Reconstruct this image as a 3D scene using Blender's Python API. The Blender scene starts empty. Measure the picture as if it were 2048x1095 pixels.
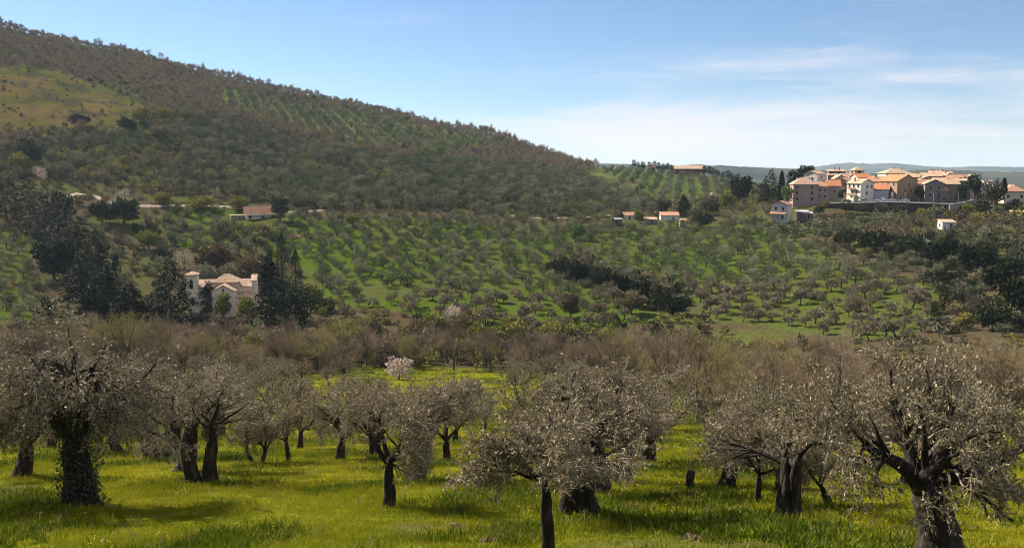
import bpy, math
import numpy as np
from mathutils import Vector

R = math.radians
scene = bpy.context.scene
C = scene.collection
sin, cos, tan, pi = math.sin, math.cos, math.tan, math.pi

# ------------------------------------------------------------------ camera, sky, sun, exposure
F_PX, W_PX, H_PX, V_HOR = 1704.0, 2048.0, 1095.0, 345.0
PITCH = math.atan((H_PX / 2 - V_HOR) / F_PX)
cam_d = bpy.data.cameras.new('camera')
cam = bpy.data.objects.new('camera', cam_d)
C.objects.link(cam)
cam_d.sensor_width = 36.0
cam_d.lens = 36.0 * F_PX / W_PX
cam_d.clip_start = 0.1
cam_d.clip_end = 60000
cam.location = (0, 0, 0)
cam.rotation_euler = (pi / 2 - PITCH, 0, 0)
scene.camera = cam

SUN_AZ, SUN_EL = R(-53), R(38)          # azimuth measured from the view direction, clockwise
sun_dir = Vector((sin(SUN_AZ) * cos(SUN_EL), cos(SUN_AZ) * cos(SUN_EL), sin(SUN_EL)))
sd = bpy.data.lights.new('sun', 'SUN')
sd.energy = 5.0
sd.angle = R(0.53)
sd.color = (1.0, 0.90, 0.74)
sun = bpy.data.objects.new('sun', sd)
sun.rotation_euler = sun_dir.to_track_quat('Z', 'Y').to_euler()
C.objects.link(sun)

world = bpy.data.worlds.new('World')
scene.world = world
world.use_nodes = True


def build_world():
    nt = world.node_tree
    N, L = nt.nodes, nt.links
    bg = N['Background']
    bg.inputs['Strength'].default_value = 0.05
    sky = N.new('ShaderNodeTexSky')
    sky.sky_type = 'NISHITA'
    sky.sun_disc = False
    sky.sun_elevation = SUN_EL
    sky.sun_rotation = SUN_AZ
    sky.altitude = 400
    sky.air_density = 0.9
    sky.dust_density = 0.2
    sky.ozone_density = 5.0
    # thin cirrus: a flat layer far overhead, sampled by view direction
    tc = N.new('ShaderNodeTexCoord')
    sep = N.new('ShaderNodeSeparateXYZ')
    L.new(tc.outputs['Generated'], sep.inputs[0])
    cb = N.new('ShaderNodeMapping')
    cb.inputs['Rotation'].default_value = (0, R(-4), 0)
    cb.inputs['Scale'].default_value = (1.0, 1.0, 7.5)
    cb.inputs['Location'].default_value = (0.35, 0.0, 0.2)
    L.new(tc.outputs['Generated'], cb.inputs[0])
    n0 = N.new('ShaderNodeTexNoise'); n0.inputs['Scale'].default_value = 3.0; n0.inputs['Detail'].default_value = 3
    L.new(cb.outputs[0], n0.inputs['Vector'])
    wp = N.new('ShaderNodeVectorMath'); wp.operation = 'MULTIPLY_ADD'
    wp.inputs[1].default_value = (0.35, 0.35, 0.35)
    L.new(n0.outputs['Color'], wp.inputs[0]); L.new(cb.outputs[0], wp.inputs[2])
    n1 = N.new('ShaderNodeTexNoise'); n1.inputs['Scale'].default_value = 2.6
    n1.inputs['Detail'].default_value = 9; n1.inputs['Roughness'].default_value = 0.60
    L.new(wp.outputs[0], n1.inputs['Vector'])
    # the bank of thin cirrus lies low, in the right half of the view; single wisps above it
    hgt = N.new('ShaderNodeValToRGB')
    for p, c in ((0.0, 0.30), (0.03, 0.38), (0.065, 0.38), (0.085, 0.22), (0.115, 0.10), (0.15, 0.02), (0.22, 0.0)):
        e = hgt.color_ramp.elements[0] if p == 0.0 else hgt.color_ramp.elements.new(p)
        e.position = p; e.color = (c, c, c, 1)
    L.new(sep.outputs['Z'], hgt.inputs[0])
    rgt = N.new('ShaderNodeMapRange'); rgt.interpolation_type = 'SMOOTHSTEP'
    rgt.inputs['From Min'].default_value = -0.16; rgt.inputs['From Max'].default_value = 0.22
    L.new(sep.outputs['X'], rgt.inputs[0])
    m1 = N.new('ShaderNodeMath'); m1.operation = 'MULTIPLY'
    L.new(hgt.outputs[0], m1.inputs[0]); L.new(rgt.outputs[0], m1.inputs[1])
    m2 = N.new('ShaderNodeMath'); m2.operation = 'ADD'
    L.new(n1.outputs['Fac'], m2.inputs[0]); L.new(m1.outputs[0], m2.inputs[1])
    r1 = N.new('ShaderNodeMapRange'); r1.interpolation_type = 'SMOOTHSTEP'
    r1.inputs['From Min'].default_value = 0.55; r1.inputs['From Max'].default_value = 0.98
    L.new(m2.outputs[0], r1.inputs[0])
    m3 = N.new('ShaderNodeMath'); m3.operation = 'MULTIPLY'; m3.inputs[1].default_value = 0.92
    L.new(r1.outputs[0], m3.inputs[0])
    mix = N.new('ShaderNodeMix'); mix.data_type = 'RGBA'
    L.new(m3.outputs[0], mix.inputs['Factor'])
    L.new(sky.outputs[0], mix.inputs['A'])
    mix.inputs['B'].default_value = (7.6, 7.2, 7.5, 1)
    L.new(mix.outputs['Result'], bg.inputs['Color'])


build_world()
vs = scene.view_settings
scene.display_settings.display_device = 'sRGB'
vs.view_transform = 'Standard'
vs.look = 'None'
vs.exposure = 1.38
vs.gamma = 1
vs.use_curve_mapping = False
cy = scene.cycles
cy.max_bounces = 5
cy.diffuse_bounces = 1
cy.filter_width = 1.0
cy.glossy_bounces = 2
cy.transmission_bounces = 3
cy.transparent_max_bounces = 6
cy.volume_bounces = 0
cy.use_denoising = True
HAZE_DENSITY = 0.5e-4

# ------------------------------------------------------------------ generic helpers
BR, UR = cos(PITCH), sin(PITCH)


def ray(u, v):
    """Azimuth (radians, clockwise from the view direction) and slope of the line of sight through a photo pixel."""
    a = (u - W_PX / 2) / F_PX
    b = (H_PX / 2 - v) / F_PX
    y = cos(PITCH) + b * sin(PITCH)
    z = -sin(PITCH) + b * cos(PITCH)
    return math.atan2(a, y), z / math.hypot(a, y)


def project(x, y, z):
    f = y * cos(PITCH) - z * sin(PITCH)
    up = y * sin(PITCH) + z * cos(PITCH)
    f = np.where(f > 0.1, f, 0.1)
    return W_PX / 2 + F_PX * x / f, H_PX / 2 - F_PX * up / f


def in_poly(u, v, poly):
    u = np.asarray(u, float); v = np.asarray(v, float)
    ins = np.zeros(u.shape, bool)
    n = len(poly)
    for i in range(n):
        (x1, y1), (x2, y2) = poly[i], poly[(i + 1) % n]
        if y1 == y2:
            continue
        c = ((y1 > v) != (y2 > v)) & (u < (x2 - x1) * (v - y1) / (y2 - y1) + x1)
        ins ^= c
    return ins


def hash2(ix, iy, seed):
    h = (ix.astype(np.int64) * 374761393 + iy.astype(np.int64) * 668265263 + seed * 974711) & 0x7fffffff
    h = ((h ^ (h >> 13)) * 1274126177) & 0x7fffffff
    return ((h ^ (h >> 16)) & 0xffff) / 65535.0


def vnoise(x, y, s, seed=0):
    x = np.asarray(x, float) / s; y = np.asarray(y, float) / s
    ix = np.floor(x); iy = np.floor(y)
    fx = x - ix; fy = y - iy
    fx = fx * fx * (3 - 2 * fx); fy = fy * fy * (3 - 2 * fy)
    ix = ix.astype(np.int64); iy = iy.astype(np.int64)
    a = hash2(ix, iy, seed); b = hash2(ix + 1, iy, seed)
    c = hash2(ix, iy + 1, seed); d = hash2(ix + 1, iy + 1, seed)
    return (a + (b - a) * fx) * (1 - fy) + (c + (d - c) * fx) * fy


def fbm(x, y, s, seed=0, o=3):
    t = 0; w = 0
    for k in range(o):
        t = t + vnoise(x, y, s / 2 ** k, seed + k * 17) / 2 ** k
        w += 1 / 2 ** k
    return t / w


class MB:
    """Collects vertex and face arrays; each face set has one corner count and one material slot."""

    def __init__(self):
        self.v, self.f, self.n = [], [], 0

    def add(self, V, Fc, mat=0):
        V = np.asarray(V, np.float32).reshape(-1, 3)
        Fc = np.asarray(Fc, np.int64)
        self.v.append(V)
        self.f.append((Fc + self.n, mat))
        self.n += len(V)

    def mesh(self, name, mats, smooth=False):
        me = bpy.data.meshes.new(name)
        V = np.concatenate(self.v) if self.v else np.zeros((0, 3), np.float32)
        me.vertices.add(len(V))
        me.vertices.foreach_set('co', V.ravel())
        if self.f:
            loops = np.concatenate([a.ravel() for a, m in self.f])
            tot = np.concatenate([np.full(len(a), a.shape[1]) for a, m in self.f])
            mi = np.concatenate([np.full(len(a), m) for a, m in self.f])
            start = np.concatenate([[0], np.cumsum(tot)[:-1]])
            me.loops.add(len(loops))
            me.loops.foreach_set('vertex_index', loops.astype(np.int32))
            me.polygons.add(len(tot))
            me.polygons.foreach_set('loop_start', start.astype(np.int32))
            me.polygons.foreach_set('loop_total', tot.astype(np.int32))
            me.polygons.foreach_set('material_index', mi.astype(np.int32))
            if smooth:
                me.polygons.foreach_set('use_smooth', np.ones(len(tot), bool))
            else:
                me.polygons.foreach_set('use_smooth', np.zeros(len(tot), bool))
        for m in (mats if isinstance(mats, (list, tuple)) else [mats]):
            me.materials.append(m)
        me.update(calc_edges=True)
        return me

    # --- shapes
    def box(self, c, s, rot=0.0, mat=0):
        x, y, z = np.array(s) / 2.0
        V = np.array([[-x, -y, -z], [x, -y, -z], [x, y, -z], [-x, y, -z], [-x, -y, z], [x, -y, z], [x, y, z], [-x, y, z]])
        if rot:
            cc, ss = cos(rot), sin(rot)
            V = V @ np.array([[cc, ss, 0], [-ss, cc, 0], [0, 0, 1]])
        self.add(V + np.array(c), [[0, 3, 2, 1], [4, 5, 6, 7], [0, 1, 5, 4], [1, 2, 6, 5], [2, 3, 7, 6], [3, 0, 4, 7]], mat)

    def prism(self, poly, axis, a, b, mat=0):
        """Extrude a closed 2-D outline along axis 'x', 'y' or 'z' from a to b."""
        n = len(poly)
        P = np.array(poly, float)
        def lift(t):
            if axis == 'x':
                return np.column_stack([np.full(n, t), P[:, 0], P[:, 1]])
            if axis == 'y':
                return np.column_stack([P[:, 0], np.full(n, t), P[:, 1]])
            return np.column_stack([P[:, 0], P[:, 1], np.full(n, t)])
        V = np.concatenate([lift(a), lift(b)])
        self.add(V, [[i, (i + 1) % n, n + (i + 1) % n, n + i] for i in range(n)], mat)
        self.f.append((np.array([[i for i in range(n)][::-1]]) + self.n - 2 * n, mat))
        self.f.append((np.array([[n + i for i in range(n)]]) + self.n - 2 * n, mat))

    def tubes(self, P, Rd, k, mat=0, cap=False, gnarl=None):
        """m tubes at once: P (m,n,3), Rd (m,n)."""
        P = np.asarray(P, float); Rd = np.asarray(Rd, float)
        m, n, _ = P.shape
        T = np.gradient(P, axis=1)
        T /= np.linalg.norm(T, axis=2, keepdims=True) + 1e-9
        ref = np.where(np.abs(T[:, :1, 2:3]) > 0.9, np.array([[[1.0, 0, 0]]]), np.array([[[0, 0, 1.0]]]))
        A = np.cross(T, np.broadcast_to(ref, T.shape))
        A /= np.linalg.norm(A, axis=2, keepdims=True) + 1e-9
        B = np.cross(T, A)
        th = np.arange(k) * 2 * pi / k
        rr = Rd[:, :, None] * np.ones((1, 1, k))
        if gnarl is not None:
            rr = rr * gnarl
        V = P[:, :, None, :] + rr[..., None] * (np.cos(th)[None, None, :, None] * A[:, :, None, :] + np.sin(th)[None, None, :, None] * B[:, :, None, :])
        idx = np.arange(m * n * k).reshape(m, n, k)
        nx = np.roll(idx, -1, axis=2)
        Q = np.stack([idx[:, :-1], nx[:, :-1], nx[:, 1:], idx[:, 1:]], axis=-1).reshape(-1, 4)
        self.add(V.reshape(-1, 3), Q, mat)
        if cap:
            for i in range(m):
                self.f.append((idx[i, -1][None, :] + self.n - m * n * k, mat))

    def leaves(self, c, d, nrm, ln, wd, mat=0):
        """Flat pointed leaves (one quad each)."""
        d = d / (np.linalg.norm(d, axis=1, keepdims=True) + 1e-9)
        s = np.cross(d, nrm)
        s /= np.linalg.norm(s, axis=1, keepdims=True) + 1e-9
        ln = np.asarray(ln).reshape(-1, 1); wd = np.asarray(wd).reshape(-1, 1)
        V = np.stack([c, c + d * ln * 0.45 + s * wd * 0.5, c + d * ln, c + d * ln * 0.45 - s * wd * 0.5], axis=1)
        n = len(c)
        self.add(V.reshape(-1, 3), np.arange(n * 4).reshape(n, 4), mat)

    def twigs(self, c, d, ln, wd, rng, mat=0):
        """Thin tapering slivers (one triangle each)."""
        d = d / (np.linalg.norm(d, axis=1, keepdims=True) + 1e-9)
        s = np.cross(d, rng.normal(size=c.shape))
        s /= np.linalg.norm(s, axis=1, keepdims=True) + 1e-9
        ln = np.asarray(ln).reshape(-1, 1); wd = np.asarray(wd).reshape(-1, 1)
        V = np.stack([c + s * wd * 0.5, c - s * wd * 0.5, c + d * ln], axis=1)
        n = len(c)
        self.add(V.reshape(-1, 3), np.arange(n * 3).reshape(n, 3), mat)


def obj(name, me, parent=None, loc=None, rotz=None, scale=None, **props):
    o = bpy.data.objects.new(name, me)
    C.objects.link(o)
    if parent is not None:
        o.parent = parent
    if loc is not None:
        o.location = loc
    if rotz is not None:
        o.rotation_euler = (0, 0, rotz)
    if scale is not None:
        o.scale = scale if hasattr(scale, '__len__') else (scale,) * 3
    for k, v in props.items():
        o[k] = v
    return o


def thing(name, label, cat, loc=(0, 0, 0), rotz=0.0, group=None, scale=None):
    o = obj(name, None, None, loc, rotz, scale, label=label, category=cat)
    o.empty_display_size = 0.2
    if group:
        o['group'] = group
    return o


# ------------------------------------------------------------------ materials
def new_mat(name):
    m = bpy.data.materials.new(name)
    m.use_nodes = True
    nt = m.node_tree
    b = nt.nodes['Principled BSDF']
    return m, nt, nt.nodes, nt.links, b


def ramp_between(N, L, fac, cols, pos=None):
    r = N.new('ShaderNodeValToRGB')
    els = r.color_ramp.elements
    while len(els) < len(cols):
        els.new(0.5)
    for i, c in enumerate(cols):
        els[i].position = pos[i] if pos else i / (len(cols) - 1)
        els[i].color = (*c, 1)
    L.new(fac, r.inputs[0])
    return r.outputs[0]


def foliage_mat(name, cols, scale=0.6, rough=0.55, transl=0.25, tcol=None, under=None, spec=0.3, objvar=0.5, pos=None):
    """Leaf material: tone varies from plant to plant and from clump to clump; light passes partly through the leaves."""
    m, nt, N, L, b = new_mat(name)
    oi = N.new('ShaderNodeObjectInfo')
    geo = N.new('ShaderNodeNewGeometry')
    no = N.new('ShaderNodeTexNoise')
    no.inputs['Scale'].default_value = scale
    no.inputs['Detail'].default_value = 3
    L.new(geo.outputs['Position'], no.inputs['Vector'])
    st = N.new('ShaderNodeMapRange')
    st.inputs['From Min'].default_value = 0.3; st.inputs['From Max'].default_value = 0.7
    L.new(no.outputs['Fac'], st.inputs[0])
    mx = N.new('ShaderNodeMix')
    mx.inputs['Factor'].default_value = objvar
    L.new(st.outputs[0], mx.inputs['A']); L.new(oi.outputs['Random'], mx.inputs['B'])
    col = ramp_between(N, L, mx.outputs['Result'], cols, pos)
    if under is not None:
        mu = N.new('ShaderNodeMix'); mu.data_type = 'RGBA'
        L.new(geo.outputs['Backfacing'], mu.inputs['Factor'])
        L.new(col, mu.inputs['A']); mu.inputs['B'].default_value = (*under, 1)
        col = mu.outputs['Result']
    L.new(col, b.inputs['Base Color'])
    b.inputs['Roughness'].default_value = rough
    b.inputs['Specular IOR Level'].default_value = spec
    if transl > 0:
        t = N.new('ShaderNodeBsdfTranslucent')
        if tcol:
            t.inputs['Color'].default_value = (*tcol, 1)
        else:
            L.new(col, t.inputs['Color'])
        ms = N.new('ShaderNodeMixShader')
        ms.inputs[0].default_value = transl
        L.new(b.outputs[0], ms.inputs[1]); L.new(t.outputs[0], ms.inputs[2])
        L.new(ms.outputs[0], nt.nodes['Material Output'].inputs['Surface'])
    return m


def noise_mat(name, cols, scale=3.0, rough=0.85, bump=0.0, bscale=None, detail=5, stretch=None, coord='Object', spec=0.2, pos=None, objvar=0.0):
    m, nt, N, L, b = new_mat(name)
    tc = N.new('ShaderNodeTexCoord')
    mp = N.new('ShaderNodeMapping')
    if stretch:
        mp.inputs['Scale'].default_value = stretch
    L.new(tc.outputs[coord], mp.inputs[0])
    no = N.new('ShaderNodeTexNoise')
    no.inputs['Scale'].default_value = scale; no.inputs['Detail'].default_value = detail
    no.inputs['Roughness'].default_value = 0.6
    L.new(mp.outputs[0], no.inputs['Vector'])
    st = N.new('ShaderNodeMapRange')
    st.inputs['From Min'].default_value = 0.28; st.inputs['From Max'].default_value = 0.72
    L.new(no.outputs['Fac'], st.inputs[0])
    fac = st.outputs[0]
    if objvar:
        oi = N.new('ShaderNodeObjectInfo')
        mx = N.new('ShaderNodeMix'); mx.inputs['Factor'].default_value = objvar
        L.new(fac, mx.inputs['A']); L.new(oi.outputs['Random'], mx.inputs['B'])
        fac = mx.outputs['Result']
    L.new(ramp_between(N, L, fac, cols, pos), b.inputs['Base Color'])
    b.inputs['Roughness'].default_value = rough
    b.inputs['Specular IOR Level'].default_value = spec
    if bump:
        n2 = N.new('ShaderNodeTexNoise')
        n2.inputs['Scale'].default_value = bscale or scale * 3; n2.inputs['Detail'].default_value = 6
        L.new(mp.outputs[0], n2.inputs['Vector'])
        bp = N.new('ShaderNodeBump'); bp.inputs['Strength'].default_value = bump; bp.inputs['Distance'].default_value = 0.05
        L.new(n2.outputs['Fac'], bp.inputs['Height']); L.new(bp.outputs[0], b.inputs['Normal'])
    return m


def tile_mat(name, dark, mid, light, course=0.9):
    """Clay roof tiles: mottled from tile to tile, with the rolls of the tiles as relief running down the slope."""
    m, nt, N, L, b = new_mat(name)
    tc = N.new('ShaderNodeTexCoord')
    vo = N.new('ShaderNodeTexVoronoi'); vo.inputs['Scale'].default_value = 2.2
    L.new(tc.outputs['Object'], vo.inputs['Vector'])
    no = N.new('ShaderNodeTexNoise'); no.inputs['Scale'].default_value = 0.7; no.inputs['Detail'].default_value = 5
    L.new(tc.outputs['Object'], no.inputs['Vector'])
    sp = N.new('ShaderNodeSeparateColor'); L.new(vo.outputs['Color'], sp.inputs[0])
    mx = N.new('ShaderNodeMix'); mx.inputs['Factor'].default_value = 0.45
    L.new(sp.outputs[0], mx.inputs['A']); L.new(no.outputs['Fac'], mx.inputs['B'])
    L.new(ramp_between(N, L, mx.outputs['Result'], [dark, mid, light], [0.15, 0.5, 0.9]), b.inputs['Base Color'])
    b.inputs['Roughness'].default_value = 0.9
    b.inputs['Specular IOR Level'].default_value = 0.1
    wv = N.new('ShaderNodeTexWave'); wv.inputs['Scale'].default_value = course; wv.inputs['Distortion'].default_value = 0.6
    L.new(tc.outputs['Object'], wv.inputs['Vector'])
    bp = N.new('ShaderNodeBump'); bp.inputs['Strength'].default_value = 0.5; bp.inputs['Distance'].default_value = 0.08
    L.new(wv.outputs['Fac'], bp.inputs['Height']); L.new(bp.outputs[0], b.inputs['Normal'])
    return m


def plain_mat(name, col, rough=0.6, metal=0.0, spec=0.4):
    m, nt, N, L, b = new_mat(name)
    no = N.new('ShaderNodeTexNoise'); no.inputs['Scale'].default_value = 4; no.inputs['Detail'].default_value = 4
    tc = N.new('ShaderNodeTexCoord'); L.new(tc.outputs['Object'], no.inputs['Vector'])
    L.new(ramp_between(N, L, no.outputs['Fac'], [tuple(c * 0.85 for c in col), tuple(min(1, c * 1.1) for c in col)]), b.inputs['Base Color'])
    b.inputs['Roughness'].default_value = rough
    b.inputs['Metallic'].default_value = metal
    b.inputs['Specular IOR Level'].default_value = spec
    return m


M = {}
M['olive_leaf'] = foliage_mat('olive_leaf', [(0.026, 0.027, 0.011), (0.092, 0.077, 0.036), (0.27, 0.215, 0.122)], 1.3, 0.5, 0.06, under=(0.385, 0.31, 0.20), spec=0.15, objvar=0.3)
M['olive_mid'] = foliage_mat('olive_mid', [(0.050, 0.048, 0.024), (0.110, 0.096, 0.056), (0.20, 0.165, 0.110)], 0.35, 0.6, 0.07, under=(0.30, 0.245, 0.165), spec=0.06)
M['olive_far'] = foliage_mat('olive_far', [(0.050, 0.060, 0.026), (0.120, 0.130, 0.070), (0.26, 0.245, 0.16)], 0.12, 0.8, 0.06, spec=0.03, objvar=0.65)
M['olive_bark'] = noise_mat('olive_bark', [(0.009, 0.007, 0.006), (0.026, 0.020, 0.016), (0.075, 0.060, 0.046)], 7, 0.95, 1.0, 16, stretch=(1, 1, 0.3))
M['olive_twig'] = noise_mat('olive_twig', [(0.15, 0.12, 0.09), (0.30, 0.25, 0.19)], 3, 0.8)
M['bare_twig'] = foliage_mat('bare_twig', [(0.10, 0.074, 0.048), (0.20, 0.150, 0.098), (0.34, 0.265, 0.168)], 0.25, 0.8, 0.0, spec=0.02, objvar=0.85)
M['bare_bark'] = noise_mat('bare_bark', [(0.045, 0.036, 0.030), (0.12, 0.095, 0.078)], 3, 0.95, 0.5, 8)
M['bud_twig'] = foliage_mat('bud_twig', [(0.17, 0.145, 0.055), (0.25, 0.215, 0.075), (0.30, 0.24, 0.11)], 0.25, 0.8, 0.1, spec=0.1, objvar=0.6)
M['wood_twig'] = foliage_mat('wood_twig', [(0.13, 0.095, 0.070), (0.24, 0.175, 0.120), (0.30, 0.235, 0.150), (0.26, 0.235, 0.085)], 0.03, 0.8, 0.0, spec=0.1, objvar=0.55)
M['evergreen'] = foliage_mat('evergreen', [(0.006, 0.011, 0.003), (0.013, 0.021, 0.006), (0.026, 0.036, 0.011)], 0.5, 0.75, 0.06, spec=0.08)
M['cypress'] = foliage_mat('cypress', [(0.008, 0.014, 0.008), (0.016, 0.024, 0.012), (0.024, 0.031, 0.013)], 0.6, 0.8, 0.04, spec=0.06)
M['holm_oak'] = foliage_mat('holm_oak', [(0.020, 0.028, 0.012), (0.042, 0.050, 0.020), (0.075, 0.078, 0.032)], 0.5, 0.7, 0.08, spec=0.08)
M['russet'] = foliage_mat('russet', [(0.065, 0.050, 0.022), (0.115, 0.085, 0.038), (0.17, 0.125, 0.050)], 0.4, 0.7, 0.2, spec=0.15)
M['yellow_green'] = foliage_mat('yellow_green', [(0.10, 0.105, 0.022), (0.18, 0.175, 0.038), (0.24, 0.215, 0.05)], 0.5, 0.7, 0.15, spec=0.05)
M['fresh_green'] = foliage_mat('fresh_green', [(0.055, 0.095, 0.018), (0.10, 0.15, 0.03), (0.13, 0.18, 0.04)], 0.5, 0.7, 0.18, spec=0.06)
M['scrub'] = foliage_mat('scrub', [(0.050, 0.045, 0.028), (0.090, 0.074, 0.048), (0.13, 0.112, 0.062)], 0.15, 0.75, 0.12, spec=0.15, objvar=0.7)
M['blossom'] = foliage_mat('blossom', [(0.34, 0.24, 0.20), (0.46, 0.36, 0.31), (0.55, 0.46, 0.40)], 1.0, 0.7, 0.25, spec=0.2)
M['white_blossom'] = foliage_mat('white_blossom', [(0.20, 0.20, 0.10), (0.32, 0.30, 0.19), (0.46, 0.43, 0.33)], 1.0, 0.7, 0.25, spec=0.2)
M['grass'] = foliage_mat('grass', [(0.100, 0.125, 0.004), (0.185, 0.195, 0.006), (0.28, 0.25, 0.014)], 0.35, 0.6, 0.22, spec=0.06, objvar=0.25)
M['grass_lush'] = foliage_mat('grass_lush', [(0.038, 0.070, 0.004), (0.075, 0.108, 0.006), (0.13, 0.155, 0.012)], 0.35, 0.6, 0.2, spec=0.06)
M['grass_dry'] = foliage_mat('grass_dry', [(0.20, 0.16, 0.07), (0.32, 0.26, 0.13)], 0.5, 0.7, 0.2, spec=0.2)
M['petal'] = foliage_mat('petal', [(0.70, 0.45, 0.03), (0.80, 0.60, 0.06)], 1, 0.6, 0.3)
M['soil'] = noise_mat('soil', [(0.050, 0.032, 0.018), (0.10, 0.064, 0.038), (0.15, 0.10, 0.062)], 5, 0.95, 0.8, 16)
M['ivy'] = foliage_mat('ivy', [(0.012, 0.018, 0.007), (0.028, 0.036, 0.013), (0.06, 0.065, 0.028)], 2, 0.4, 0.1, spec=0.4)

# ------------------------------------------------------------------ terrain: one height field in metres, camera at the origin
def fg_z(y):
    """The olive terrace below the camera: a bank, then a slope easing towards the creek."""
    y = np.asarray(y, float)
    z = np.interp(y, [-400, -30, -4, 2, 8, 70, 120, 170, 230], [50, 1.0, -1.5, -2.6, -5.36, -22.1, -31.3, -40.0, -47.0])
    return z


COLS = {  # per line of sight: (picture row, distance) of the ground, nearest first
    0: [(722, 205), (655, 265), (585, 320), (480, 400), (405, 470), (340, 525), (290, 585), (210, 680), (138, 790), (45, 1000)],
    250: [(728, 205), (670, 262), (620, 310), (500, 388), (425, 440), (402, 462), (300, 565), (225, 665), (165, 800), (98, 990)],
    450: [(728, 205), (655, 272), (628, 300), (520, 360), (440, 415), (407, 447), (300, 575), (232, 700), (205, 770), (150, 990)],
    650: [(715, 210), (640, 265), (560, 318), (480, 372), (440, 404), (412, 437), (340, 545), (285, 650), (255, 740), (194, 960)],
    800: [(705, 212), (650, 250), (600, 282), (500, 348), (438, 405), (408, 442), (340, 545), (312, 620), (288, 710), (226, 920)],
    1000: [(695, 212), (660, 235), (600, 275), (500, 348), (442, 405), (418, 442), (360, 560), (335, 650), (318, 740), (275, 850)],
    1150: [(695, 210), (660, 235), (560, 305), (460, 390), (434, 422), (405, 480), (372, 580), (346, 700), (328, 800)],
    1300: [(700, 205), (670, 230), (560, 302), (472, 380), (442, 416), (408, 485), (375, 610), (340, 745)],
    1420: [(705, 200), (665, 230), (560, 302), (480, 372), (443, 416), (412, 480), (385, 590), (352, 735)],
    1550: [(710, 195), (660, 230), (560, 292), (480, 362), (443, 404), (418, 440), (406, 500), (380, 700)],
    1690: [(715, 190), (650, 230), (550, 290), (470, 358), (437, 408), (422, 420), (404.5, 427), (402, 445), (392, 480), (386, 530), (384, 600)],
    1900: [(715, 185), (650, 225), (550, 285), (470, 355), (440, 408), (432, 420), (405.5, 427), (403, 445), (396, 480), (391, 530), (392, 600)],
    2048: [(715, 180), (650, 220), (550, 280), (470, 352), (428, 410), (412, 450), (405, 490), (403, 600)],
}
FAR_V = ([0, 1150, 1200, 1300, 1400, 1430, 1480, 1520, 1560, 1640, 1700, 1740, 1790, 1850, 1930, 2000, 2060],
         [322, 322, 321, 323, 320, 322, 326, 330, 328, 331, 340, 337, 331, 329, 333, 337, 340])
MTN_V = ([0, 1200, 1560, 1610, 1650, 1690, 1725, 1770, 1815, 1850, 1900, 1935, 2060],
         [334, 336, 336, 332, 325, 320, 324, 320, 326, 331, 331, 328, 331])

RG = np.concatenate([np.geomspace(0.8, 180, 190), np.arange(183, 260, 3.0), np.arange(260, 400, 3.0), np.arange(400, 450, 1.5),
                     np.arange(450, 1050, 5.0), np.geomspace(1060, 14000, 70)])


def build_height():
    azc, prof = [], []
    for u, kn in sorted(COLS.items()):
        az = ray(u, V_HOR)[0]
        rs, zs = [], []
        for v, r in kn:
            rs.append(r); zs.append(r * ray(u, v)[1])
        near = np.minimum(RG, 172)
        zf = fg_z(near * cos(az))
        zk = np.interp(RG, np.concatenate([[172], rs]), np.concatenate([[fg_z(172 * cos(az))], zs]))
        z = np.where(RG < 172, zf, zk)
        rl, zl = rs[-1], zs[-1]
        vf = np.interp(u, *FAR_V); vm = np.interp(u, *MTN_V)
        base = min(zl - 45, -62)
        fr = [rl, rl + 160, rl + 420, 2000, 3300, 4300, 6500, 9500, 11500, 14000]
        fz = [zl, zl - 12, base, -66, 3300 * (V_HOR - vf) / F_PX, -60, -70, 9500 * (V_HOR - vm) / F_PX, -20, -75]
        z = np.where(RG > rl, np.interp(RG, fr, fz), z)
        azc.append(az); prof.append(z)
    azc = np.array(azc); prof = np.array(prof)
    azf = np.linspace(azc[0], azc[-1], 300)
    Z = np.array([np.interp(azf, azc, prof[:, j]) for j in range(len(RG))]).T
    # the far ridge lines need their own finer outline
    uf = W_PX / 2 + F_PX * np.tan(azf)
    for i, u in enumerate(uf):
        vf = np.interp(u, *FAR_V); vm = np.interp(u, *MTN_V)
        j = RG > 1900
        Z[i, j] = np.interp(RG[j], [1900, 2000, 3300, 4300, 6500, 9500, 11500, 14000],
                            [Z[i, np.argmax(RG > 1900)], -66, 3300 * (V_HOR - vf) / F_PX, -60, -70, 9500 * (V_HOR - vm) / F_PX, -20, -75])
    # soften the corners of the profiles, except at the village retaining wall
    k = np.array([1, 4, 6, 4, 1], float); k /= k.sum()
    Zs = Z.copy()
    for _ in range(4):
        p = np.pad(Zs, ((0, 0), (2, 2)), mode='edge')
        Zs = sum(k[q] * p[:, q:q + Z.shape[1]] for q in range(5))
    for _ in range(10):
        p = np.pad(Zs, ((2, 2), (0, 0)), mode='edge')
        Zs = sum(k[q] * p[q:q + Z.shape[0]] for q in range(5))
    wr = np.clip((RG - 403) / 6, 0, 1) * np.clip((455 - RG) / 10, 0, 1)
    wa = np.clip((uf - 1590) / 60, 0, 1) * np.clip((2010 - uf) / 60, 0, 1)
    w = wa[:, None] * wr[None, :]
    Zs = Zs * (1 - w) + Z * w
    return azf, Zs


AZF, ZG = build_height()
LRG = np.log(RG)


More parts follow.
